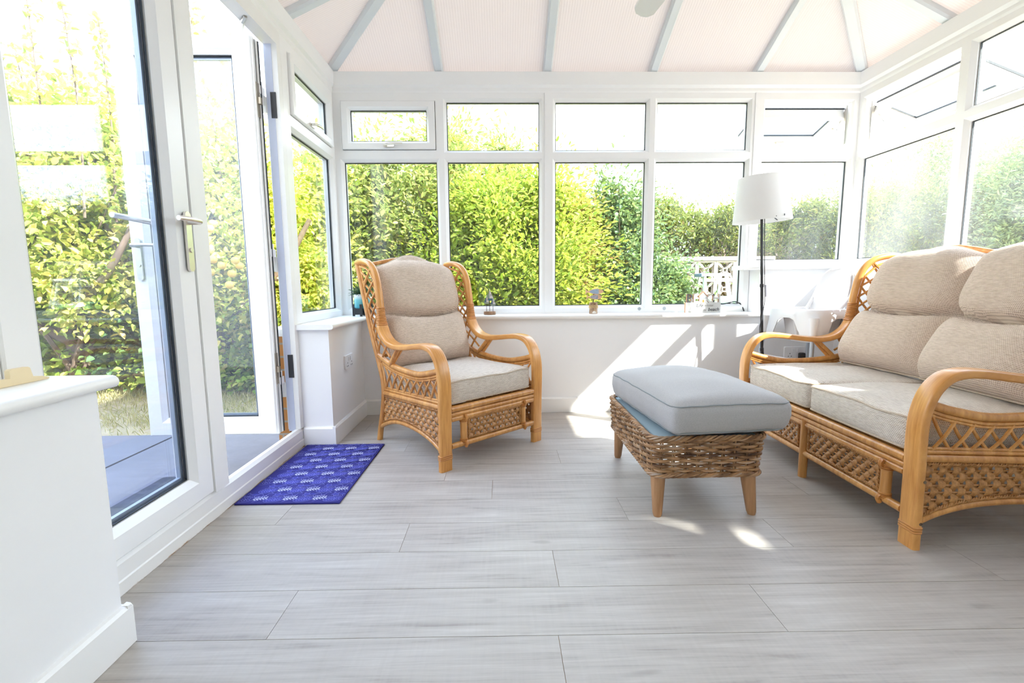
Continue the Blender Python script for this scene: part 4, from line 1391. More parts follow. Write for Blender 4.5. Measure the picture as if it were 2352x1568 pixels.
# ------------------------------------------------------------------ door mat
def door_mat():
    m = MB()
    W_, H_ = .445, .745
    m.box(0, W_, 0, H_, 0, .006, 0)
    Z = .0063
    lift = [0.0]
    def up(mi):
        lift[0] += 1.2e-6
        return lift[0] + .0001 * (mi == 3)
    def ribbon(pts, wd, mi):
        n = len(pts)
        for i in range(n - 1):
            (x0, y0), (x1, y1) = pts[i], pts[i + 1]
            d = math.hypot(x1 - x0, y1 - y0) or 1
            nx, ny = -(y1 - y0) / d * wd / 2, (x1 - x0) / d * wd / 2
            q = [(x0 + nx, y0 + ny), (x0 - nx, y0 - ny), (x1 - nx, y1 - ny), (x1 + nx, y1 + ny)]
            if all(.002 < a < W_ - .002 and .002 < b < H_ - .002 for a, b in q):
                zz_ = Z + up(mi); m.add([(a, b, zz_) for a, b in q], [(0, 1, 2, 3)], mi)
    def blob(cx, cy, rx, ry, mi, n=10, rot=0):
        p = []
        for k in range(n):
            a = 2 * PI * k / n
            x, y = rx * math.cos(a), ry * math.sin(a)
            p.append((cx + x * math.cos(rot) - y * math.sin(rot), cy + x * math.sin(rot) + y * math.cos(rot)))
        if all(.002 < a < W_ - .002 and .002 < b < H_ - .002 for a, b in p):
            zz_ = Z - .0001 + up(mi); m.add([(a, b, zz_) for a, b in p], [tuple(range(n))], mi)
    rr = random.Random(4)
    def fish(cx, cy, s, rot, full):
        tr = lambda x, y: (cx + s * (x * math.cos(rot) - y * math.sin(rot)), cy + s * (x * math.sin(rot) + y * math.cos(rot)))
        if full: blob(cx, cy, .036 * s, .021 * s, 2, 14, rot)
        ribbon([tr(.040 * math.cos(a), .025 * math.sin(a)) for a in np.linspace(.35, 2 * PI - .35, 18)], .0016, 1)
        ribbon([tr(.037, .008), tr(.058, .024), tr(.054, 0), tr(.058, -.024), tr(.037, -.008)], .0015, 1)
        ribbon([tr(-.012 + .02 * math.cos(a), .028 * math.sin(a) * .7) for a in np.linspace(-1, 1, 8)], .0013, 1)
        if full:
            for k in range(6):
                x0 = -.026 + k * .010
                ribbon([tr(x0 + .004 * math.sin(q * 2), -.014 + q * .0056) for q in range(6)], .0013, 1)
            for k in range(7):
                ribbon([tr(-.02 + k * .008, .024), tr(-.016 + k * .009, .034)], .0012, 1)
        else:
            ribbon([tr(.030 * math.cos(a), .017 * math.sin(a)) for a in np.linspace(.6, 2.6, 9)], .0012, 1)
    def coral(cx, cy, s, rot):
        tr = lambda x, y: (cx + s * (x * math.cos(rot) - y * math.sin(rot)), cy + s * (x * math.sin(rot) + y * math.cos(rot)))
        ribbon([tr(-.036, -.006), tr(0, 0), tr(.036, .004)], .0022, 3)
        for k in range(5):
            x = -.032 + k * .0145
            for sg in (1, -1):
                ribbon([tr(x, 0), tr(x + .005, sg * .010), tr(x + .012, sg * .017)], .0036, 3)
                ribbon([tr(x + .004, sg * .008), tr(x + .012, sg * .008)], .0028, 3)
        for k in range(7):
            x, y = tr(-.03 + k * .009, .024 + .008 * rr.random())
            blob(x, y, .0034 * s, .0028 * s, 3, 7)
    def star(cx, cy, s, rot):
        p = []
        for k in range(10):
            a = rot + 2 * PI * k / 10
            r = s * (.022 if k % 2 == 0 else .011)
            p.append((cx + r * math.cos(a), cy + r * math.sin(a)))
        if all(.002 < a < W_ - .002 and .002 < b < H_ - .002 for a, b in p):
            zz_ = Z - .0001 + up(2); m.add([(a, b, zz_) for a, b in p], [tuple(range(10))], 2)
        ribbon(p + [p[0]], .0012, 1)
    for j in range(9):
        for i in range(4):
            x = .02 + i * .128 + (.064 if j % 2 else 0)
            y = .035 + j * .088
            fish(x, y, 1.0, .25, True)
            coral(x + .066, y + .010, .80, .25)
            fish(x + .055, y + .048, .75, .7, False)
            star(x - .004, y + .047, .9, .3 + i)
            blob(x + .022, y + .052, .011, .008, 2)
            for k in range(4):
                ribbon([(x + .046 + k * .004, y - .022 + k * .003), (x + .051 + k * .004, y - .015 + k * .003)], .0013, 1)
    # hem lines
    ribbon([(W_ - .020, .004), (W_ - .020, H_ - .004)], .001, 4)
    ribbon([(.012, .014), (W_ - .012, .014)], .001, 4)
    mats = [simple('violet_blue_mat_cloth', srgb(40, 38, 120), .9, noise=.06, nscale=300, bump=.3, bscale=900),
            simple('lilac_print', srgb(122, 126, 206), .9), simple('mid_blue_print', srgb(56, 57, 148), .9), simple('white_print', srgb(186, 190, 226), .9), simple('dark_stitch', srgb(46, 42, 108), .9)]
    o = m.build('door_mat', mats, smooth=0, recalc=False, loc=(-1.142, 1.926, .001))
    o.rotation_euler[2] = math.radians(-.6)
    return o
tag(door_mat(), 'violet blue door mat printed with pale fish and white coral', 'door mat')

# ------------------------------------------------------------------ things on the window boards
def text_mesh(txt, size, depth, name, mat, parent, M4, shear=0, spacing=1.0, bevel=0, bold=0):
    cu = bpy.data.curves.new('lettering', 'FONT')
    cu.body = txt; cu.size = size; cu.extrude = depth / 2; cu.shear = shear; cu.space_character = spacing
    cu.align_x = 'CENTER'; cu.offset = bold
    tmp = bpy.data.objects.new('lettering', cu)
    COL.objects.link(tmp)
    dg = bpy.context.evaluated_depsgraph_get()
    me = bpy.data.meshes.new_from_object(tmp.evaluated_get(dg))
    bpy.data.objects.remove(tmp); bpy.data.curves.remove(cu)
    me.transform(M4)
    me.materials.clear(); me.materials.append(mat)
    me.name = name
    o = bpy.data.objects.new(name, me)
    COL.objects.link(o)
    if parent: o.parent = parent
    return o
UP = Matrix(((1, 0, 0, 0), (0, 0, -1, 0), (0, 1, 0, 0), (0, 0, 0, 1)))   # text plane -> facing -y

SB = empty('sailboat_ornament', (-.083, 3.385, Z_SILL), .0)
tag(SB, 'small ornament of three blue and white sailing boats on a round wooden base', 'ornament')
MB().lathe([(0, 0), (.041, 0), (.043, .003), (.043, .020), (.041, .023), (0, .023)], n=28).build('base', wood('driftwood', srgb(108, 74, 50), srgb(176, 140, 110), (60, 60, 12), .8), SB, smooth=.6)
white_p = simple('chalk_white_paint', srgb(226, 224, 222), .7)
blue_p = simple('slate_blue_paint', srgb(92, 120, 142), .7)
sage_p = simple('sage_paint', srgb(150, 166, 152), .7)
for bx, by, hz, s, c1, hc in ((-.022, -.012, .078, .9, blue_p, sage_p), (.024, -.014, .064, .9, blue_p, sage_p), (.0, .012, .100, 1.25, sage_p, blue_p)):
    MB().tube([(bx, by, .02), (bx, by, hz + .004)], .0018, 6).build('rod', simple('rust_brown_rod', srgb(92, 66, 66), .5, .5), SB)
    m = MB().prism([(-.022 * s, .012 * s), (.022 * s, .012 * s), (.016 * s, 0), (-.014 * s, 0)], lambda a, b, t: (bx + a, by + t, hz + b), -.006, .006)
    m.build('hull', hc, SB, smooth=0)
    m = MB()
    m.prism([(.0, .013 * s), (.021 * s, .013 * s), (.0, .064 * s)], lambda a, b, t: (bx + a, by + t, hz + b), -.002, .002)
    o = m.build('sail', white_p, SB, smooth=0)
    m = MB()
    for k in range(2):
        m.prism([(.003 * s, (.026 + .006 * k) * s), (.014 * s, (.030 + .006 * k) * s), (.014 * s, (.032 + .006 * k) * s), (.003 * s, (.028 + .006 * k) * s)], lambda a, b, t: (bx + a, by + t, hz + b), -.0026, -.0019)
    m.build('stripe', simple('charcoal_stripe', srgb(60, 64, 72), .7), o, smooth=0)
    m = MB().prism([(-.001, .013 * s), (-.020 * s, .013 * s), (-.001, .056 * s)], lambda a, b, t: (bx + a, by + t, hz + b), -.002, .002)
    m.build('jib', c1, SB, smooth=0)
    MB().tube([(bx, by, hz + .01), (bx, by, hz + .069 * s)], .0012, 5).build('mast', white_p, SB)

FO = empty('fish_ornament', (.662, 3.375, Z_SILL), 0)
tag(FO, 'ornament of two painted wooden fish on a rod over a twine-wrapped log', 'ornament')
MB().lathe([(0, 0), (.029, 0), (.030, .002), (.029, .03), (.030, .078), (.028, .081), (0, .081)], n=20).build('log', wood('birch_log', srgb(120, 84, 58), srgb(214, 186, 156), (18, 18, 18), .85), FO, smooth=.6)
m = MB()
for z in (.044, .049, .054, .059):
    m.tube([(.0315 * math.cos(a), .0315 * math.sin(a), z + .002 * math.sin(3 * a)) for a in np.linspace(0, 2 * PI, 25)[:-1]], .0026, 5, closed=True)
m.tube(spline([(-.012, -.031, .062), (-.004, -.035, .050), (.002, -.036, .035), (.003, -.034, .022)], 4), .0014, 5)
m.tube(spline([(-.004, -.035, .05), (-.016, -.036, .062), (-.010, -.036, .072), (.0, -.036, .05), (.014, -.036, .062)], 4), .0012, 5)
m.build('twine', simple('jute_twine', srgb(206, 176, 130), .9), FO)
m = MB()
for k in range(7):
    a = PI * (k / 6)
    m.tube([(.0, -.034, .006), (.013 * math.cos(a), -.036, .008 + .013 * math.sin(a))], [.002, .0034], 6)
m.build('shell', simple('white_shell', srgb(240, 234, 226), .5), FO)
MB().tube([(.001, 0, .078), (.001, 0, .165)], .003, 8).build('rod', M['black'], FO)
def fish_board(cz, s, c_patch, k, cx):
    up = [(-.030, .006), (-.010, .014), (.014, .019), (.034, .016), (.052, .007), (.060, 0)]
    poly = [(-.056, .018), (-.044, .007), (-.036, .005)] + up + [(a, -b) for a, b in up[-2::-1]] + [(-.036, -.005), (-.044, -.007), (-.056, -.018), (-.051, 0)]
    F = lambda a, b, t: (cx + a * s, t, cz + b * s)
    o = MB().prism(poly, F, -.006, .006).build('fish', wood('peach_wood', srgb(214, 166, 122), srgb(240, 200, 166), (12, 40, 60), .7), FO, smooth=0)
    pp = [(-.028, .0035), (-.010, .0105), (.012, .0150), (.028, .0140)]
    p2 = pp + [(a, -b) for a, b in pp[::-1]]
    MB().prism(p2, F, -.0066, -.0060).build('scales', c_patch, o, smooth=0)
    MB().lathe([(0, -.0005), (.0014, -.0005), (.0014, .0005), (0, .0005)], n=8).build('eye', M['bark'], o, smooth=0, loc=(cx + .042 * s, -.0064, cz + .004 * s)).rotation_euler = (PI / 2, 0, 0)
def dots(name, a, b, sc_, st=None):
    t = NT(name)
    tc = t.n('TexCoord')
    v = t.n('TexVoronoi', {'Vector': t.n('Mapping', {'Vector': (tc, 'Object'), 'Scale': st or (1, 1, 1)}), 'Scale': sc_})
    return t.done(t.n('BsdfPrincipled', {'Base Color': t.ramp((v, 'Distance'), [(.30, a), (.42, b)]), 'Roughness': .7}))
fish_board(.158, 1.16, dots('dotted_blue_paint', srgb(96, 112, 136), srgb(168, 190, 210), 260), 0, .004)
fish_board(.119, 1.0, dots('striped_grey_paint', srgb(120, 118, 130), srgb(176, 174, 184), 200, (1, 1, .15)), 1, .004)

BS = empty('beach_sign', (1.452, 3.37, Z_SILL), 0)
tag(BS, 'white seaside sign with cut-out letters and a tiny house on the window board', 'sign')
edge_w = simple('bare_peach_wood', srgb(188, 140, 108), .7)
sign_w = simple('washed_white_wood', srgb(206, 206, 203), .7, noise=.03, nscale=30)
MB().box(-.126, .128, -.010, .012, 0, .074).build('plaque', sign_w, BS, smooth=0)
MB().box(-.1265, -.126, -.010, .012, 0, .074).build('plaque_edge', edge_w, BS, smooth=0)
xs = {'B': -.098, 'E': -.052, 'C': .052, 'H': .098}
for ch in 'BECH':
    MT = Matrix.Translation((xs[ch], .001, .0745)) @ UP
    o = text_mesh(ch, .0865, .018, 'letter', edge_w, BS, MT, bold=.0022)
    o['label'] = 'cut-out letter %s' % ch
    f = text_mesh(ch, .0865, .001, 'letter_face', simple('grey_letter_face', srgb(104, 104, 106), .7) if ch == 'B' else sign_w, o, Matrix.Translation((xs[ch], -.0086, .0745)) @ UP, bold=.0016)
m = MB().prism([(-.027, .0742), (.027, .0742), (.027, .118), (0, .146), (-.027, .118)], lambda a, b, t: (a, t, b), -.009, .011)
hs = m.build('house', sign_w, BS, smooth=0)
m = MB()
m.prism([(-.034, .112), (0, .147), (.034, .112), (.034, .119), (0, .154), (-.034, .119)], lambda a, b, t: (a, t, b), -.011, .012)
m.prism([(-.030, .0742), (-.027, .0742), (-.027, .118), (-.030, .118)], lambda a, b, t: (a, t, b), -.0095, .011)
m.build('house_roof', edge_w, hs, smooth=0)
MB().prism([(-.006, .0744), (.006, .0744), (.006, .090), (0, .095), (-.006, .090)], lambda a, b, t: (a, t, b), -.0098, -.0088).build('house_door', M['cane'], hs, smooth=0)
MB().box(-.026, .026, -.0094, -.0088, .104, .106).build('house_line', blue_p, hs, smooth=0)
ink = simple('grey_ink', srgb(52, 54, 58), .8)
pale = simple('pale_ink', srgb(160, 160, 158), .8)
PT = lambda x, z: Matrix.Translation((x, -.0105, z)) @ UP
for tx, sz, x, z, mt_ in (('Life', .034, -.026, .042, ink), ('is better', .019, .042, .046, pale), ('at the', .019, .0, .014, pale), ('beach', .034, .076, .013, ink)):
    text_mesh(tx, sz, .0006, 'writing', mt_, BS, PT(x, z), shear=.25, bold=.0002)
m = MB().tube([(-.100, -.0105, .012), (-.080, -.0105, .056)], .0014, 4)
m.prism([(-.108, .012), (-.062, .010), (-.068, .004), (-.104, .005)], lambda a, b, t: (a, t, b), -.0108, -.0102)
m.build('painted_boat', pale, BS, smooth=0)
MB().prism([(-.098, .016), (-.080, .054), (-.070, .016)], lambda a, b, t: (a, t, b), -.0106, -.0101).build('painted_sail', white_p, BS, smooth=0)

PP = empty('potted_plant', (-.985, 3.375, Z_SILL), 0)
tag(PP, 'feathery plant in a white and teal pot on a black stand behind the armchair', 'potted plant')
t = NT('teal_fade_glaze')
tc = t.n('TexCoord'); sx = t.n('SeparateXYZ', {'Vector': (tc, 'Object')})
rp = t.ramp(t.n('MapRange', {'Value': (sx, 'Z'), 'From Min': .055, 'From Max': .165}), [(0, srgb(44, 134, 150)), (.55, srgb(110, 180, 186)), (.8, srgb(220, 226, 226))])
M['teal'] = t.done(t.n('BsdfPrincipled', {'Base Color': rp, 'Roughness': .3}))
MB().lathe([(0, .055), (.048, .055), (.055, .062), (.056, .155), (.052, .155), (.050, .14), (0, .14)], n=28).build('pot', M['teal'], PP, smooth=.6)
m = MB()
for k in range(2):
    rot = k * PI / 2 + .1
    T = lambda a, b, t: (a * math.cos(rot) - t * math.sin(rot), a * math.sin(rot) + t * math.cos(rot), b)
    m.prism([(-.070, 0), (-.055, 0), (-.055, .010), (.055, .010), (.055, 0), (.070, 0), (.070, .085), (.058, .085), (.053, .066), (.035, .054), (-.035, .054), (-.053, .066), (-.058, .085), (-.070, .085)], T, -.008, .008)
m.build('stand', M['black'], PP, smooth=0)
m = MB()
rg = random.Random(3)
for k in range(150):
    a, e = rg.uniform(0, 2 * PI), rg.uniform(.15, 1.3)
    L = rg.uniform(.05, .095)
    d = Vector((math.cos(a) * math.cos(e), math.sin(a) * math.cos(e), math.sin(e)))
    p0 = Vector((.03 * math.cos(a) * rg.random(), .03 * math.sin(a) * rg.random(), .145))
    m.tube([p0, p0 + d * L * .6, p0 + d * L + Vector((0, 0, -.012))], [.0022, .002, .0008], 4)
m.build('leaves', leaf_mat('sea_green_leaf', [(0, srgb(58, 98, 86)), (1, srgb(120, 164, 140))]), PP)

# cream plastic strip with a raised tab
m = MB()
T = lambda a, b, t: (-1.085 + t, a, Z_SILL + b)
m.prism([(.62, .0005), (1.128, .0005), (1.130, .004), (1.112, .010), (1.092, .013), (1.087, .034), (1.082, .037), (1.046, .037), (1.042, .034), (1.041, .017), (.90, .021), (.62, .021)], T, -.006, .006)
tag(m.build('plastic_strip', simple('cream_plastic', srgb(236, 216, 176), .4), smooth=.3), 'cream plastic strip with a raised tab lying on the near window board', 'strip')
m = MB().tube(spline([(1.60, 3.468, .770), (1.64, 3.462, .764), (1.69, 3.462, .773), (1.73, 3.463, .780), (1.76, 3.468, .772), (1.785, 3.47, .758), (1.80, 3.452, .7105)], 6), .0045, 6)
tag(m.build('black_cable', M['black'], smooth=1), 'black cable looped along the bottom of the window by the beach sign', 'cable')
for k, (x, z) in enumerate(((1.02, .735), (1.205, .736))):
    m = MB().lathe([(0, 0), (.012, 0), (.013, .002), (.006, .006), (.004, .010), (0, .010)], n=14)
    o = m.build('suction_hook', glass('clear_plastic', (.85, .87, .88, 1)), smooth=.8, loc=(x, YB - .0005, z))
    o.rotation_euler = (PI / 2, 0, 0)
    tag(o, ['clear suction hook on the window frame, the one nearer the fish ornament', 'clear suction hook on the window frame, the one nearer the beach sign'][k], 'hook')

# ------------------------------------------------------------------ ceiling fan
CF = empty('ceiling_fan', (XC, 1.60, 2.112), math.radians(0))
tag(CF, 'white ceiling fan hanging from the ridge with one blade tip showing', 'ceiling fan')
MB().tube([(0, 0, .09), (0, 0, ZRG - 2.112 - .05)], .012, 12).build('down_rod', M['white_plastic'], CF)
MB().lathe([(0, -.05), (.05, -.05), (.09, -.02), (.10, .03), (.08, .08), (.02, .10), (0, .10)], n=28).build('motor', M['white_plastic'], CF, smooth=.7)
for k in range(5):
    a0 = math.radians(95.3 + 72 * k)
    pts = [(.08, .018), (.18, .042), (.46, .050), (.615, .048), (.648, .030), (.660, 0), (.655, -.026), (.625, -.044), (.46, -.050), (.18, -.040), (.08, -.018)]
    T = lambda a, b, t: (a * math.cos(a0) - b * math.sin(a0), a * math.sin(a0) + b * math.cos(a0), t + b * .18)
    MB().prism(pts, T, -.004, .004).build('blade', M['white_plastic'], CF, smooth=0)

# ------------------------------------------------------------------ garden
def leaf_cloud(P, D, L, W, fold=.25):
    """Folded pointed leaves: base P, direction D, lengths L, widths W -> vertices and triangles."""
    n = len(P)
    D = D / np.linalg.norm(D, axis=1)[:, None]
    R = RNG.normal(size=(n, 3)) * .55 + np.array([0, 0, 1.0])
    S = np.cross(D, R); S /= np.linalg.norm(S, axis=1)[:, None] + 1e-9
    U = np.cross(S, D)
    L = L[:, None]; W = W[:, None]
    a, c = P + D * L * .30 + U * W * fold, P + D * L * .68 + U * W * fold * .8
    v = np.stack([P, a + S * W * .46, c + S * W * .42, P + D * L - U * W * .25, c - S * W * .42, a - S * W * .46], 1).reshape(-1, 3)
    b = np.arange(n)[:, None] * 6
    f = np.concatenate([b + np.array([[0, 1, 2, 3]]), b + np.array([[0, 3, 4, 5]])], 1).reshape(-1, 4)
    return v, f
def fast_mesh(name, v, f, mat, parent):
    me = bpy.data.meshes.new(name)
    me.vertices.add(len(v)); me.vertices.foreach_set('co', v.astype(np.float32).ravel())
    me.loops.add(f.size); me.loops.foreach_set('vertex_index', f.astype(np.int32).ravel())
    me.polygons.add(len(f)); me.polygons.foreach_set('loop_start', np.arange(0, f.size, f.shape[1], dtype=np.int32))
    me.update(calc_edges=True); me.validate()
    me.materials.append(mat)
    o = bpy.data.objects.new(name, me)
    COL.objects.link(o)
    if parent: o.parent = parent
    return o

G_LAUREL = leaf_mat('laurel_leaf', [(0, srgb(112, 148, 40)), (.35, srgb(168, 192, 44)), (.75, srgb(214, 222, 74)), (1, srgb(228, 226, 120))], .45, .4)
G_DULL = leaf_mat('soft_green_leaf', [(0, srgb(104, 128, 62)), (.5, srgb(158, 172, 84)), (.85, srgb(196, 196, 110)), (1, srgb(214, 190, 120))], .45)
G_RED = leaf_mat('red_tipped_leaf', [(0, srgb(140, 156, 58)), (.45, srgb(200, 204, 78)), (.75, srgb(222, 196, 110)), (1, srgb(220, 150, 110))], .45)
G_HOLLY = leaf_mat('glossy_dark_leaf', [(0, srgb(66, 104, 58)), (.5, srgb(112, 148, 86)), (.9, srgb(160, 186, 120)), (1, srgb(204, 214, 160))], .3, .7)
G_HEDGE = leaf_mat('conifer_spray', [(0, srgb(92, 112, 58)), (.5, srgb(146, 162, 72)), (.9, srgb(200, 204, 92)), (1, srgb(190, 150, 100))], .35, dim=.5)
G_APPLE = leaf_mat('apple_leaf', [(0, srgb(118, 140, 56)), (.4, srgb(172, 184, 80)), (.8, srgb(214, 208, 110)), (1, srgb(232, 206, 124))], .45, dim=1.22)
G_BRAMBLE = leaf_mat('bramble_leaf', [(0, srgb(96, 132, 52)), (.5, srgb(160, 188, 66)), (.9, srgb(212, 220, 106)), (1, srgb(206, 170, 120))], .4, dim=.95)
G_IVY = leaf_mat('ivy_leaf', [(0, srgb(48, 78, 46)), (.6, srgb(84, 118, 66)), (1, srgb(132, 160, 86))], .3, .4, dim=1.1)
G_BLUE = leaf_mat('blue_green_spray', [(0, srgb(108, 136, 100)), (.5, srgb(158, 178, 120)), (1, srgb(204, 212, 150))], .35)
G_BROWN = leaf_mat('dead_twig', [(0, srgb(92, 76, 62)), (1, srgb(150, 128, 104))], .1)

def shrub(name, label, base, h, rx, ry, n, L, W, mat, cat='shrub', shape='egg', seed=0, clumps=90, stems=7, gap=.0, up=.25, z0=.0, group=None, spread=.17):
    rg = np.random.default_rng(100 + seed)
    root = empty(name, base)
    tag(root, label, cat, group)
    # clump centres on and within the outline
    C = []
    while len(C) < clumps:
        p = rg.uniform(-1, 1, 3); p[2] = rg.uniform(0, 1)
        t = p[2]
        if shape == 'egg': rad = math.sqrt(max(0, 1 - (2 * t * .93 - .86) ** 2)) * (1.0 if t > .4 else .95)
        elif shape == 'cone': rad = (1 - t) ** .75 * .95 + .05
        elif shape == 'box': rad = 1 if t < .93 else .9
        elif shape == 'tree': rad = math.sqrt(max(0, 1 - ((t - .62) / .40) ** 2)) if t > .22 else .06
        else: rad = max(.12, math.sqrt(max(0, 1 - t * t)))
        if shape == 'box':
            q = max(abs(p[0]), abs(p[1]))
        else:
            q = math.hypot(p[0], p[1])
        if q > rad or q < rad * .45 and rg.random() < .72: continue
        C.append((p[0] * rx, p[1] * ry, z0 + t * (h - z0)))
    C = np.array(C)
    k = rg.integers(0, len(C), n)
    off = rg.normal(size=(n, 3)) * spread * np.array([1, 1, .9])
    P = C[k] + off
    P[:, 2] = np.abs(P[:, 2] - .02) + .02
    D = off / (spread * 1.2) + np.stack([P[:, 0] / rx, P[:, 1] / ry, np.zeros(n)], 1) * .6 + rg.normal(size=(n, 3)) * .5 + np.array([0, 0, up])
    s = rg.uniform(.65, 1.25, n)
    v, f = leaf_cloud(P, D, L * s, W * s)
    nc = int(n * 1.4)                                        # bigger inner leaves close the crown
    q = rg.integers(0, len(C), nc)
    Pc = C[q] * np.array([.80, .80, .93]) + rg.normal(size=(nc, 3)) * spread * .55
    Pc[:, 2] = np.abs(Pc[:, 2])
    s = rg.uniform(.8, 1.3, nc)
    v2, f2 = leaf_cloud(Pc, rg.normal(size=(nc, 3)), min(L, .07) * s, max(.032, min(W * 1.5, .045)) * s, .15)
    f = np.concatenate([f, f2 + len(v)]); v = np.concatenate([v, v2])
    fast_mesh('foliage', v, f, mat, root)
    m = MB()
    idx = rg.choice(len(C), min(len(C), stems * 4), replace=False)
    for i in range(stems):
        a = rg.uniform(0, 6.28)
        b = np.array([.10 * rx * math.cos(a), .10 * ry * math.sin(a), -.05])
        e = C[idx[i]]
        mid = (b + e) / 2 + np.array([0, 0, .15 * h]) * rg.random()
        r0 = .012 + .012 * h / 2
        pts = spline([b, mid, e], 4)
        m.tube(pts, list(np.linspace(r0, .004, len(pts))), 5)
        for q in range(3):
            e2 = C[idx[(i + stems * (q + 1)) % len(idx)]]
            m.tube([pts[4], (np.array(pts[4]) + e2) / 2 + rg.normal(size=3) * .05, e2], [r0 * .5, r0 * .35, .003], 4)
    m.build('stem', M['bark'], root, smooth=1)
    return root

# ground
m = MB().box(-16, 16, -1.0, 22, GROUND - .2, GROUND - .02)
struct(m.build('ground', M['ground'], smooth=0), 'dry lawn and bare earth of the garden', 'ground')
m = MB()
m.box(-2.305, -1.30, -1.0, 3.3, GROUND - .1, GROUND + .03)
m.box(-3.5, -2.325, -1.0, 3.3, GROUND - .1, GROUND + .03)
m.box(-5.2, -3.52, -1.0, 3.3, GROUND - .1, GROUND + .03)
struct(m.build('patio', M['stone'], smooth=0), 'blue grey paving outside the doors', 'paving')
m = MB()
m.prism(rrect(.46, .80, .02), lambda a, b, t: (a, b, t), 0, .014)
o = m.build('outdoor_mat', M['rubber'], smooth=0, loc=(-1.62, 2.105, GROUND + .031))
tag(o, 'dark rubber mat on the paving just outside the closed door', 'door mat')
n = 22000
P = np.stack([RNG.uniform(-6.2, -1.4, n), RNG.uniform(3.32, 5.4, n), np.full(n, GROUND - .02)], 1)
keep = RNG.random(n) < (.35 + .65 * (np.sin(P[:, 0] * 2.3) * np.sin(P[:, 1] * 3.1 + 1) > -.3)) * np.clip((P[:, 1] - 3.35) / .5, .1, 1)
P = P[keep]; n = len(P)
D = RNG.normal(size=(n, 3)) * .55 + np.array([0, 0, .8])
v, f = leaf_cloud(P, D, RNG.uniform(.04, .11, n), np.full(n, .006))
G_GRASS = leaf_mat('dry_grass', [(0, srgb(150, 156, 90)), (.4, srgb(212, 200, 132)), (1, srgb(244, 226, 176))], .35)
tag(fast_mesh('grass', v, f, G_GRASS, None), 'dry sunlit grass beyond the paving', 'grass', kind='stuff')

# behind the back windows
shrub('willow_shrub', 'tall soft green shrub behind the window with the closed top sash', (-1.15, 6.0, GROUND), 3.35, 1.15, .8, 15000, .075, .026, G_DULL, seed=1, clumps=130)
shrub('laurel_shrub', 'broad bright yellow-green laurel behind the small sailing boats', (.13, 5.35, GROUND), 2.38, 1.0, .75, 26000, .062, .026, G_LAUREL, seed=2, clumps=120)
shrub('feathery_shrub', 'pale shrub with tall feathery shoots rising above the laurel', (.12, 7.2, GROUND), 3.95, .62, .5, 13000, .085, .022, G_DULL, shape='cone', seed=3, clumps=80)
shrub('copper_shrub', 'loose copper-tipped shrub showing between the willowy shrub and the laurel', (-.50, 6.9, GROUND), 3.45, .75, .5, 12000, .07, .026, G_RED, shape='egg', seed=4, clumps=80)
shrub('cherry_shrub', 'yellow and red-tipped shrub behind the fish ornament', (.80, 5.6, GROUND), 2.45, .52, .6, 11500, .075, .032, G_RED, shape='cone', seed=5, clumps=90, spread=.15)
shrub('holly_bush', 'dark glossy pointed bush between the fish ornament and the beach sign', (1.42, 5.75, GROUND), 2.65, .80, .65, 17000, .050, .028, G_HOLLY, shape='cone', seed=6, clumps=170, spread=.14)
shrub('holly_bush', 'low glossy bush spilling over the pierced block wall behind the beach sign', (2.0, 5.95, GROUND), 1.42, .46, .5, 6500, .050, .028, G_HOLLY, seed=7, clumps=70, spread=.13)
shrub('conifer_hedge', 'clipped conifer hedge above the pierced block wall', (4.1, 8.75, GROUND), 2.60, 2.5, .6, 46000, .065, .011, G_HEDGE, 'hedge', shape='box', seed=8, clumps=420, up=.6, spread=.16, z0=.7)
shrub('conifer_hedge', 'hazy conifer hedge behind the floor lamp, stretching past the raised window', (7.2, 7.9, GROUND), 2.75, 1.9, .6, 34000, .065, .011, G_HEDGE, 'hedge', shape='box', seed=9, clumps=380, up=.6, spread=.16)
shrub('bare_hedge', 'brown bare undergrowth of the hedge behind the block wall', (3.6, 8.25, GROUND), 1.65, 1.6, .35, 7000, .13, .010, G_BROWN, 'hedge', shape='box', seed=10, clumps=130, stems=14)
# beyond the side windows
shrub('conifer', 'big billowing conifer seen through the side window nearest the corner', (8.3, 8.6, GROUND), 3.9, 1.9, 1.5, 30000, .075, .020, G_BLUE, 'tree', seed=11, clumps=130, spread=.24)
shrub('conifer', 'blue-green conifer seen through the second side window above the sofa', (8.0, 6.4, GROUND), 3.5, 1.2, 1.0, 22000, .075, .020, G_BLUE, 'tree', seed=12, clumps=100, spread=.22)
shrub('garden_tree', 'dark leafy tree beyond the sofa at the edge of the side window', (9.2, 5.0, GROUND), 4.4, 1.5, 1.3, 13000, .11, .045, G_HOLLY, 'tree', seed=13, clumps=100, spread=.24)
shrub('garden_tree', 'slim leafy tree added out of view to shade the side windows', (5.45, -.93, GROUND), 6.0, .27, .42, 15000, .06, .04, G_LAUREL, 'tree', seed=21, clumps=150, spread=.07, z0=5.08)  # added tree out of view, crown placed to stop sun through a top pane
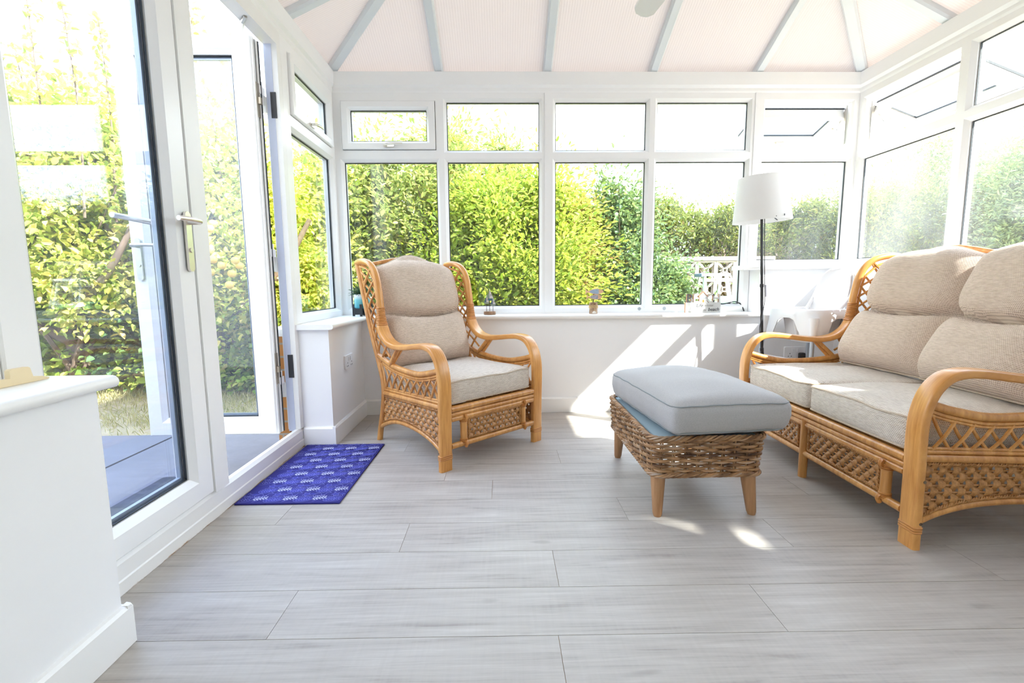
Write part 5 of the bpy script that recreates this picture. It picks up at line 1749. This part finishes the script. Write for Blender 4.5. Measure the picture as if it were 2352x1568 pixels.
# beyond the doors
shrub('hazel_shrub', 'yellow-green shrub filling the narrow side window', (-2.35, 5.3, GROUND), 2.75, .75, .65, 11000, .070, .040, G_APPLE, seed=14, clumps=90)
shrub('ivy_bank', 'dark ivy bank behind the open door leaf', (-3.3, 5.35, GROUND), 1.75, .95, .55, 11000, .065, .055, G_IVY, seed=15, clumps=100)
shrub('bramble_patch', 'sunlit bramble patch at the foot of the apple tree', (-5.0, 5.40, GROUND), .95, 1.6, .55, 11000, .085, .065, G_BRAMBLE, shape='dome', seed=16, clumps=110, up=.5)
shrub('bramble_patch', 'bramble patch growing through the edge of the lawn behind the open door leaf', (-3.0, 5.20, GROUND), .62, 1.0, .35, 5000, .07, .055, G_BRAMBLE, shape='dome', seed=17, clumps=60, up=.5)
shrub('back_hedge', 'shady thicket closing the garden behind the apple tree', (-6.0, 7.6, GROUND), 2.6, 3.4, .7, 20000, .09, .055, G_IVY, 'hedge', shape='box', seed=18, clumps=240, spread=.25)

def apple_tree(label, base, h, rx, ry, n, seed, fruit, group):
    t = shrub('apple_tree', label, base, h, rx, ry, n, .070, .042, G_APPLE, 'tree', shape='egg', seed=seed, clumps=120, stems=9, z0=.75, spread=.15)
    rg = np.random.default_rng(seed)
    m = MB()
    m.tube(spline([(0, 0, -.05), (.05, .02, .35), (-.04, -.03, .75), (.12, -.1, 1.25), (.3, -.1, 1.9)], 5), list(np.linspace(.10, .035, 21)), 9)
    m.tube(spline([(-.02, -.02, .65), (.35, -.25, .92), (.75, -.40, 1.22), (1.05, -.4, 1.7)], 5), list(np.linspace(.06, .02, 16)), 8)
    m.tube(spline([(.0, -.02, .55), (-.4, -.2, .85), (-.8, -.3, 1.35), (-1.0, -.3, 2.0)], 5), list(np.linspace(.06, .02, 16)), 8)
    m.build('trunk', M['bark'], t, smooth=1)
    for k in range(5):                                  # long upright shoots
        x, y = rg.uniform(-.8, .8) * rx, rg.uniform(-.8, .4) * ry
        top = h + rg.uniform(.25, .85)
        pts = spline([(x, y, h * .55), (x + .05, y, h * .85), (x + rg.uniform(-.15, .15), y, top)], 8)
        s = MB().tube(pts, list(np.linspace(.012, .004, len(pts))), 5)
        s.build('shoot', M['bark'], t, smooth=1)
        q = np.array(pts)[4:]
        P_ = np.repeat(q, 9, 0) + rg.normal(size=(len(q) * 9, 3)) * .035
        D_ = rg.normal(size=P_.shape) + np.array([0, 0, .3])
        v_, f_ = leaf_cloud(P_, D_, rg.uniform(.05, .085, len(P_)), rg.uniform(.03, .048, len(P_)))
        fast_mesh('shoot_leaves', v_, f_, G_APPLE, t)
    return t
apple_tree('apple tree with upright shoots seen through the closed door glass', (-4.35, 4.85, GROUND), 3.05, 1.15, .8, 12500, 31, 0, None)
apple_tree('yellow-leaved apple tree heavy with fruit beside the open door leaf', (-2.85, 5.0, GROUND), 2.75, .62, .6, 8000, 32, 0, None)
am = MB().lathe([(0, -.030), (.016, -.031), (.030, -.020), (.036, .002), (.031, .022), (.016, .031), (.006, .026), (0, .022)], n=14)
a0 = am.build('apple', M['apple'], smooth=2)
rg = np.random.default_rng(5)
ap = []
for k in range(34):
    c = np.array([(-2.55, 4.18, 1.32), (-2.44, 4.18, 1.02), (-2.62, 4.18, 1.55)][k % 3])
    ap.append(c + rg.normal(size=3) * np.array([.15, .07, .14]))
for k, p in enumerate(ap):
    o = a0 if k == 0 else a0.copy()
    if k: COL.objects.link(o)
    o.location = p
    o.rotation_euler = (rg.uniform(-.4, .4), rg.uniform(-.4, .4), 0)
    tag(o, 'ripe yellow apple hanging in the clusters beside the open door leaf', 'apple', 'yellow apples on the tree')
for k, p in enumerate(((-4.05, 4.05, 2.58), (-4.0, 4.07, 2.50))):
    o = a0.copy(); o.data = a0.data.copy(); o.data.materials.clear(); o.data.materials.append(M['apple_red'])
    COL.objects.link(o); o.location = p
    tag(o, ['red apple high in the tree behind the closed door glass, upper of two', 'red apple high in the tree behind the closed door glass, lower of two'][k], 'apple', None)
    if 'group' in o: del o['group']

fe = empty('added_fence', (-6.2, -1.0, GROUND))  # added unseen fence, cuts side sky light on the open door leaf
tag(fe, 'brown close-board fence added out of view to dim the open door leaf', 'fence')
for k in range(4):
    MB().box(-.05, .05, 1.45 * k, 1.45 * k + .10, 0, 2.45).build('post', M['bark'], fe, smooth=0)
m = MB()
for k in range(44):
    m.box(.05, .068 + .006 * (k % 2), .0 + k * .102, .0 + k * .102 + .108, .05, 2.40)
m.build('boards', M['bark'], fe, smooth=0)

# pierced block wall, ladder and box behind the beach sign
sw = empty('block_wall', (1.55, 7.25, GROUND))
tag(sw, 'cream pierced concrete block wall behind the beach sign', 'wall')
m = MB()
B = .29
for i in range(9):
    for j in range(5):
        x0, z0 = i * (B + .004), -.06 + j * (B + .004)
        e = .026
        m.box(x0, x0 + B, 0, .09, z0, z0 + e); m.box(x0, x0 + B, 0, .09, z0 + B - e, z0 + B)
        m.box(x0, x0 + e, 0, .09, z0 + e, z0 + B - e); m.box(x0 + B - e, x0 + B, 0, .09, z0 + e, z0 + B - e)
        R_ = B * .64
        for cx, cz, a_ in ((x0, z0 + B / 2, 0), (x0 + B, z0 + B / 2, PI), (x0 + B / 2, z0, PI / 2), (x0 + B / 2, z0 + B, -PI / 2)):
            # petals: arcs bulging in from each side
            pts = []
            for k in range(11):
                f = -1 + 2 * k / 10
                dep = B * .36 * (1 - f * f) + .012
                along = f * (B / 2 - .012)
                ux, uz = math.cos(a_), math.sin(a_)
                pts.append((cx + ux * dep - uz * along, .045, cz + uz * dep + ux * along))
            m.sweep(pts, (0, 1, 0), rrect(.07, .020, .004, 1))
m.build('block', M['block'], sw, smooth=0)
MB().box(-.02, 9 * (B + .004) + .02, -.02, .11, 5 * (B + .004) - .06, 5 * (B + .004)).build('coping', M['block'], sw, smooth=0)

sl_ = empty('step_ladder', (2.50, 5.55, GROUND), math.radians(4))
tag(sl_, 'white step ladder standing in front of the pierced block wall', 'step ladder')
wm = simple('white_ladder', (.86, .87, .9, 1), .4)
m = MB(); m.prism(rrect(.34, .20, .02), lambda a, b, t: (a, b, t), 1.15, 1.18); m.build('platform', wm, sl_, smooth=0)
m = MB().add(*rbox(.02, .09, .02, .006, 3)); m.build('end_cap', simple('grey_blue_cap', srgb(130, 150, 180), .5), sl_, loc=(-.165, 0, 1.16))
for sx in (-1, 1):
    MB().sweep([(sx * .135, -.06, 1.15), (sx * .20, -.34, 0)], (1, 0, 0), rrect(.03, .05, .006, 1)).build('stile', wm, sl_, smooth=0)
    MB().sweep([(sx * .13, .06, 1.15), (sx * .19, .34, 0)], (1, 0, 0), rrect(.025, .03, .005, 1)).build('rear_leg', wm, sl_, smooth=0)
for k in range(4):
    z = .90 - .24 * k
    hw_ = .135 + (.065) * (1.15 - z) / 1.15
    yc = -.06 - .28 * (1.15 - z) / 1.15
    MB().box(-hw_, hw_, yc - .04, yc + .05, z - .012, z + .012).build('tread', wm, sl_, smooth=0)
gb = empty('garden_box', (3.15, 6.55, GROUND))
tag(gb, 'green plastic garden box behind the step ladder', 'box')
gm = simple('green_plastic', srgb(126, 190, 140), .5)
MB().box(-.30, .30, -.2, .2, 0, .80).build('body', gm, gb, smooth=0)
MB().prism([(-.33, .80), (.33, .80), (.33, .84), (.22, .88), (-.22, .88), (-.33, .84)], lambda a, b, t: (a, t, b), -.23, .23).build('lid', gm, gb, smooth=0)
